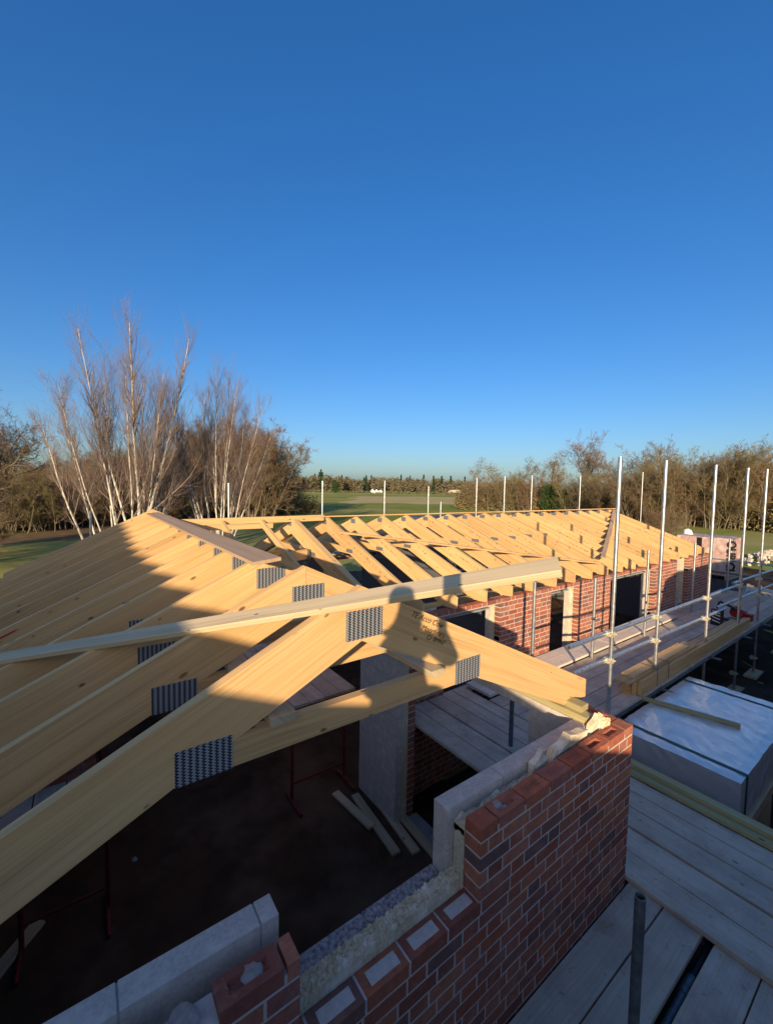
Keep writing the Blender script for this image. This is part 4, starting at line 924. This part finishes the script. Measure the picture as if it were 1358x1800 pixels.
# left edge
T('oak', 8, 50, 1.08, 'gnarled dark oak at the left edge of the picture', 'oak_tree')
T('oak2', -45, 50, 1.15, 'reddish oak half outside the left edge', 'oak_tree')
T('oak', 95, 66, .85, 'small oak seen between the left edge and the birches', 'oak_tree')
gl = 'bare trees of the wood behind the birches'
wl = [('thicket', -30, 46, 0.70), ('willow', 15, 45, 0.59), ('thicket', 50, 47, 0.67), ('willow', 85, 45, 0.55), ('redbush', 120, 47, 0.70), ('thicket', 150, 48, 0.70), ('redbush', 185, 50, 0.99), ('thicket', 215, 52, 0.95), ('redbush', 245, 52, 1.07), ('willow', 275, 54, 0.95), ('thicket', 300, 55, 0.99), ('redbush', 325, 58, 1.03), ('thicket', 352, 60, 1.12), ('ash', 290, 62, 0.82), ('ash', 165, 60, 0.63), ('ash', 225, 62, 0.77), ('thicket', 30, 58, 0.81), ('redbush', 70, 60, 0.81), ('thicket', 130, 64, 0.81)]
for i, (kd, px, ds, s) in enumerate(wl):
    kn = {'thicket': 'brown tangled', 'willow': 'olive upright', 'redbush': 'reddish brown', 'ash': 'taller grey'}[kd]
    T(kd, px, ds, s, '%s bare tree of the left wood, %s from the left' % (kn, (['outermost']+ORD[1:])[i] if i < 20 else str(i)), 'bare_tree', 1., gl)
T('redbush', 405, 62, 1.75, 'big round reddish brown tree behind the right birch', 'bare_tree', 1.05); T('redbush', 440, 66, 1.6, 'right shoulder of the round brown tree group by the field', 'bare_tree'); T('oak2', 420, 64, 1.15, 'dense dark crown at the top of the round brown tree group', 'oak_tree'); T('thicket', 375, 60, 1.4, 'brown tree behind the stems of the right birch', 'bare_tree')
T('redbush', 418, 58, 1.55, 'dark reddish bush filling the middle of the round brown tree group'); T('redbush', 446, 60, 1.4, 'dark reddish bush filling the right of the round brown tree group'); T('thicket', 430, 57, 1.35, 'tangled brown bush low in the round brown tree group'); T('willow', 478, 66, 1.0, 'low olive willow at the right foot of the round brown tree', 'willow_tree'); T('thicket', 505, 72, .75, 'low scrub tree spilling onto the field edge', 'bare_tree')
T('thicket', -150, 27, .62, 'scrubby bush added beyond the left edge to shade the lawn', 'bare_bush', 1., None, 'bush'); T('redbush', -95, 33, .7, 'second scrubby bush added beyond the left edge to shade the lawn', 'bare_bush', 1., None, 'bush')  # both bushes added past the left edge to throw shade on the grass
# right side row
gr = 'bare trees along the right hedge'
wr = [('ash', 838, 96, 0.88), ('ash', 868, 95, 0.97), ('oak', 900, 96, 0.98), ('ash', 925, 92, 0.97), ('ash', 955, 92, 1.05), ('ash', 975, 90, 1.01), ('oak2', 1020, 88, 1.5), ('ash', 1062, 86, 0.97), ('ash', 1085, 84, 0.92), ('oak', 1140, 76, 1.38), ('ash', 1115, 80, 0.92), ('oak', 1260, 84, 1.16), ('oak', 1370, 90, 1.21)]
dn = ['slim', 'forked', 'rounded', 'feathery', 'tall', 'twiggy', 'domed dark', 'ragged', 'narrow', 'broad dark', 'greyish', 'distant round', 'tall edge']
for i, (kd, px, ds, s) in enumerate(wr): T(kd, px, ds, s, '%s bare tree, %s from the left along the right hedge' % (dn[i], (['first']+ORD[1:])[i]), 'bare_tree', 1., gr)
wr2 = [('thicket', 832, 90, 0.80), ('thicket', 860, 88, 0.84), ('willow', 885, 86, 0.84), ('thicket', 910, 85, 0.88), ('redbush', 935, 84, 0.88), ('ivy', 968, 82, 0.97), ('ivy', 985, 80, 0.84), ('willow', 1010, 78, 0.92), ('thicket', 1040, 76, 0.92), ('ivy', 1062, 74, 0.59), ('thicket', 1085, 72, 0.92), ('redbush', 1112, 68, 0.84), ('thicket', 1140, 66, 0.92), ('thicket', 1165, 66, 1.01), ('willow', 1190, 66, 1.13), ('redbush', 1215, 66, 1.09), ('willow', 1240, 66, 1.13), ('thicket', 1268, 66, 1.18), ('willow', 1295, 67, 1.18), ('thicket', 1320, 67, 1.18), ('redbush', 1345, 67, 1.13), ('willow', 1375, 67, 1.18), ('redbush', 1160, 48, 0.35), ('thicket', 1185, 50, 0.34)]
for i, (kd, px, ds, s) in enumerate(wr2):
    kn = {'thicket': 'brown tangled bush', 'willow': 'olive willow thicket', 'redbush': 'reddish brown bush', 'ivy': 'dark ivy bush'}[kd]
    T(kd, px, ds, s, '%s in the right hedge, %s' % (kn, ('%s from left' % (['one', 'two', 'three', 'four', 'five', 'six', 'seven', 'eight', 'nine', 'ten', 'eleven', 'twelve', 'thirteen', 'fourteen', 'fifteen', 'sixteen', 'seventeen', 'eighteen', 'nineteen', 'twenty', 'twenty one', 'twenty two'][i])) if i < 22 else ['low one behind the roof end', 'low one right of the roof end'][i-22]), 'bare_bush', 1., 'bushes of the right hedge', 'bush')
# lone field tree and far wood
T('ivy', 590, 300, 1.6, 'lone dark green tree standing in the far field', 'field_tree')
def far_wood():
    rg = np.random.default_rng(8); V = []; F = []; M = []
    n = 0
    for i in range(330):
        px = rg.uniform(380, 900); ds = rg.uniform(430, 560); a = az(px); cx, cy_ = CAM[0]+math.cos(a)*ds, CAM[1]+math.sin(a)*ds
        con = rg.random() < .09; h = rg.uniform(13, 19) if not con else rg.uniform(18, 23); h *= (1-.25*max(0, (px-720)/150))
        rx = rg.uniform(4, 6.5) if not con else rg.uniform(2.2, 3.4); k = 260
        if con: z = rg.uniform(.05, 1, k); ph = rg.uniform(0, 6.28, k); q = (1-z*.92)*rg.uniform(.4, 1, k)*rx; P = np.column_stack([cx+np.cos(ph)*q, cy_+np.sin(ph)*q, GZ+z*h])
        else:
            d_ = norm(rg.normal(size=(k, 3)))*rg.uniform(.5, 1, k)[:, None]; P = d_*np.array((rx, rx, h*.5))+np.array((cx, cy_, GZ+h*.5))
        t1 = norm(rg.normal(size=(k, 3)))*.75; t2 = norm(np.cross(t1, rg.normal(size=(k, 3))))*.5
        V.append(np.stack([P-t1-t2, P+t1-t2, P+t1*.3+t2*1.4, P-t1+t2], 1).reshape(-1, 3)); M += [1 if con else 0]*k; n += k
    V = np.concatenate(V); me = bpy.data.meshes.new('far_wood'); me.from_pydata(V.tolist(), [], [(4*i, 4*i+1, 4*i+2, 4*i+3) for i in range(n)]); me.materials.append(MATS['far_twig']); me.materials.append(MATS['conifer']); me.polygons.foreach_set('material_index', M)
    o = bpy.data.objects.new('far_wood', me); C.objects.link(o); tag(o, 'distant mixed wood closing the far side of the fields', 'wood', None, 'stuff')
far_wood()
# far hedge line at the foot of the wood and the undergrowth
def scrub(name, px0, px1, d0, d1, n, h, size, mat, label, cat, seed):
    rg = np.random.default_rng(seed); V = []
    px = rg.uniform(px0, px1, n); f = (px-px0)/(px1-px0); ds = d0+(d1-d0)*f+rg.normal(size=n)*(d0*.012)
    an = np.array([az(p) for p in px]); P = np.column_stack([CAM[0]+np.cos(an)*ds, CAM[1]+np.sin(an)*ds, GZ+np.abs(rg.normal(size=n))*h*.5])
    t1 = norm(rg.normal(size=(n, 3)))*size; t2 = norm(np.cross(t1, rg.normal(size=(n, 3))))*size*.35
    V = np.stack([P-t1-t2, P+t1-t2, P+t1*.3+t2*1.4, P-t1+t2], 1).reshape(-1, 3); me = bpy.data.meshes.new(name); me.from_pydata(V.tolist(), [], [(4*i, 4*i+1, 4*i+2, 4*i+3) for i in range(n)]); me.materials.append(MATS[mat]); o = bpy.data.objects.new(name, me); C.objects.link(o); tag(o, label, cat, None, 'stuff')
scrub('far_hedge', 500, 860, 420, 400, 4000, 1.6, .9, 'far_twig', 'low dark hedge line across the far field', 'hedge', 5)
scrub('undergrowth', 800, 1420, 92, 62, 60000, 3.6, .17, 'twig_olive', 'low brown undergrowth at the foot of the right hedge', 'undergrowth', 6)
scrub('undergrowth', -120, 560, 44, 67, 50000, 2.2, .13, 'twig_olive', 'low brown undergrowth at the foot of the left wood', 'undergrowth', 7)
# white house far away
hx, hy = at(662, 405); H = thing('white_house', (hx, hy, GZ), 'tiny white house with three gables at the edge of the far wood', 'house')
ca, sa = math.cos(az(662)), math.sin(az(662)); ax_ = (sa, -ca, 0); nn = (ca, sa, 0)
for i in range(3):
    mb = MB(); a0 = -6+i*3.9; mb.prism([(a0, 0), (a0+3.7, 0), (a0+3.7, 1.9), (a0+1.85, 4.2-.4*i), (a0, 1.9)], (hx, hy, GZ), ax_, (0, 0, 1), nn, 7); mb.build('gable', 'white_paint', H)
hx, hy = at(800, 420); mb = MB(); mb.prism([(-7, 0), (7, 0), (7, 2.4), (5, 4.5), (-5, 4.5), (-7, 2.4)], (hx, hy, GZ), ax_, (0, 0, 1), nn, 6); single('far_barn', mb, 'rubble', 'low pale barn at the right end of the far wood', 'barn')
# dark low pond / sheeted stack beyond the roof
mb = MB(); mb.box(17, 27, 21, 24.5, GZ, GZ+1.3); mb.prism([(0, 0), (10, 0), (9, .6), (1, .6)], (17, 21, GZ+1.3), (1, 0, 0), (0, 0, 1), (0, 1, 0), 3.5); single('low_shed', mb, 'slate', 'low grey roofed shed just beyond the long roof', 'shed')
print('objects', len(bpy.data.objects))
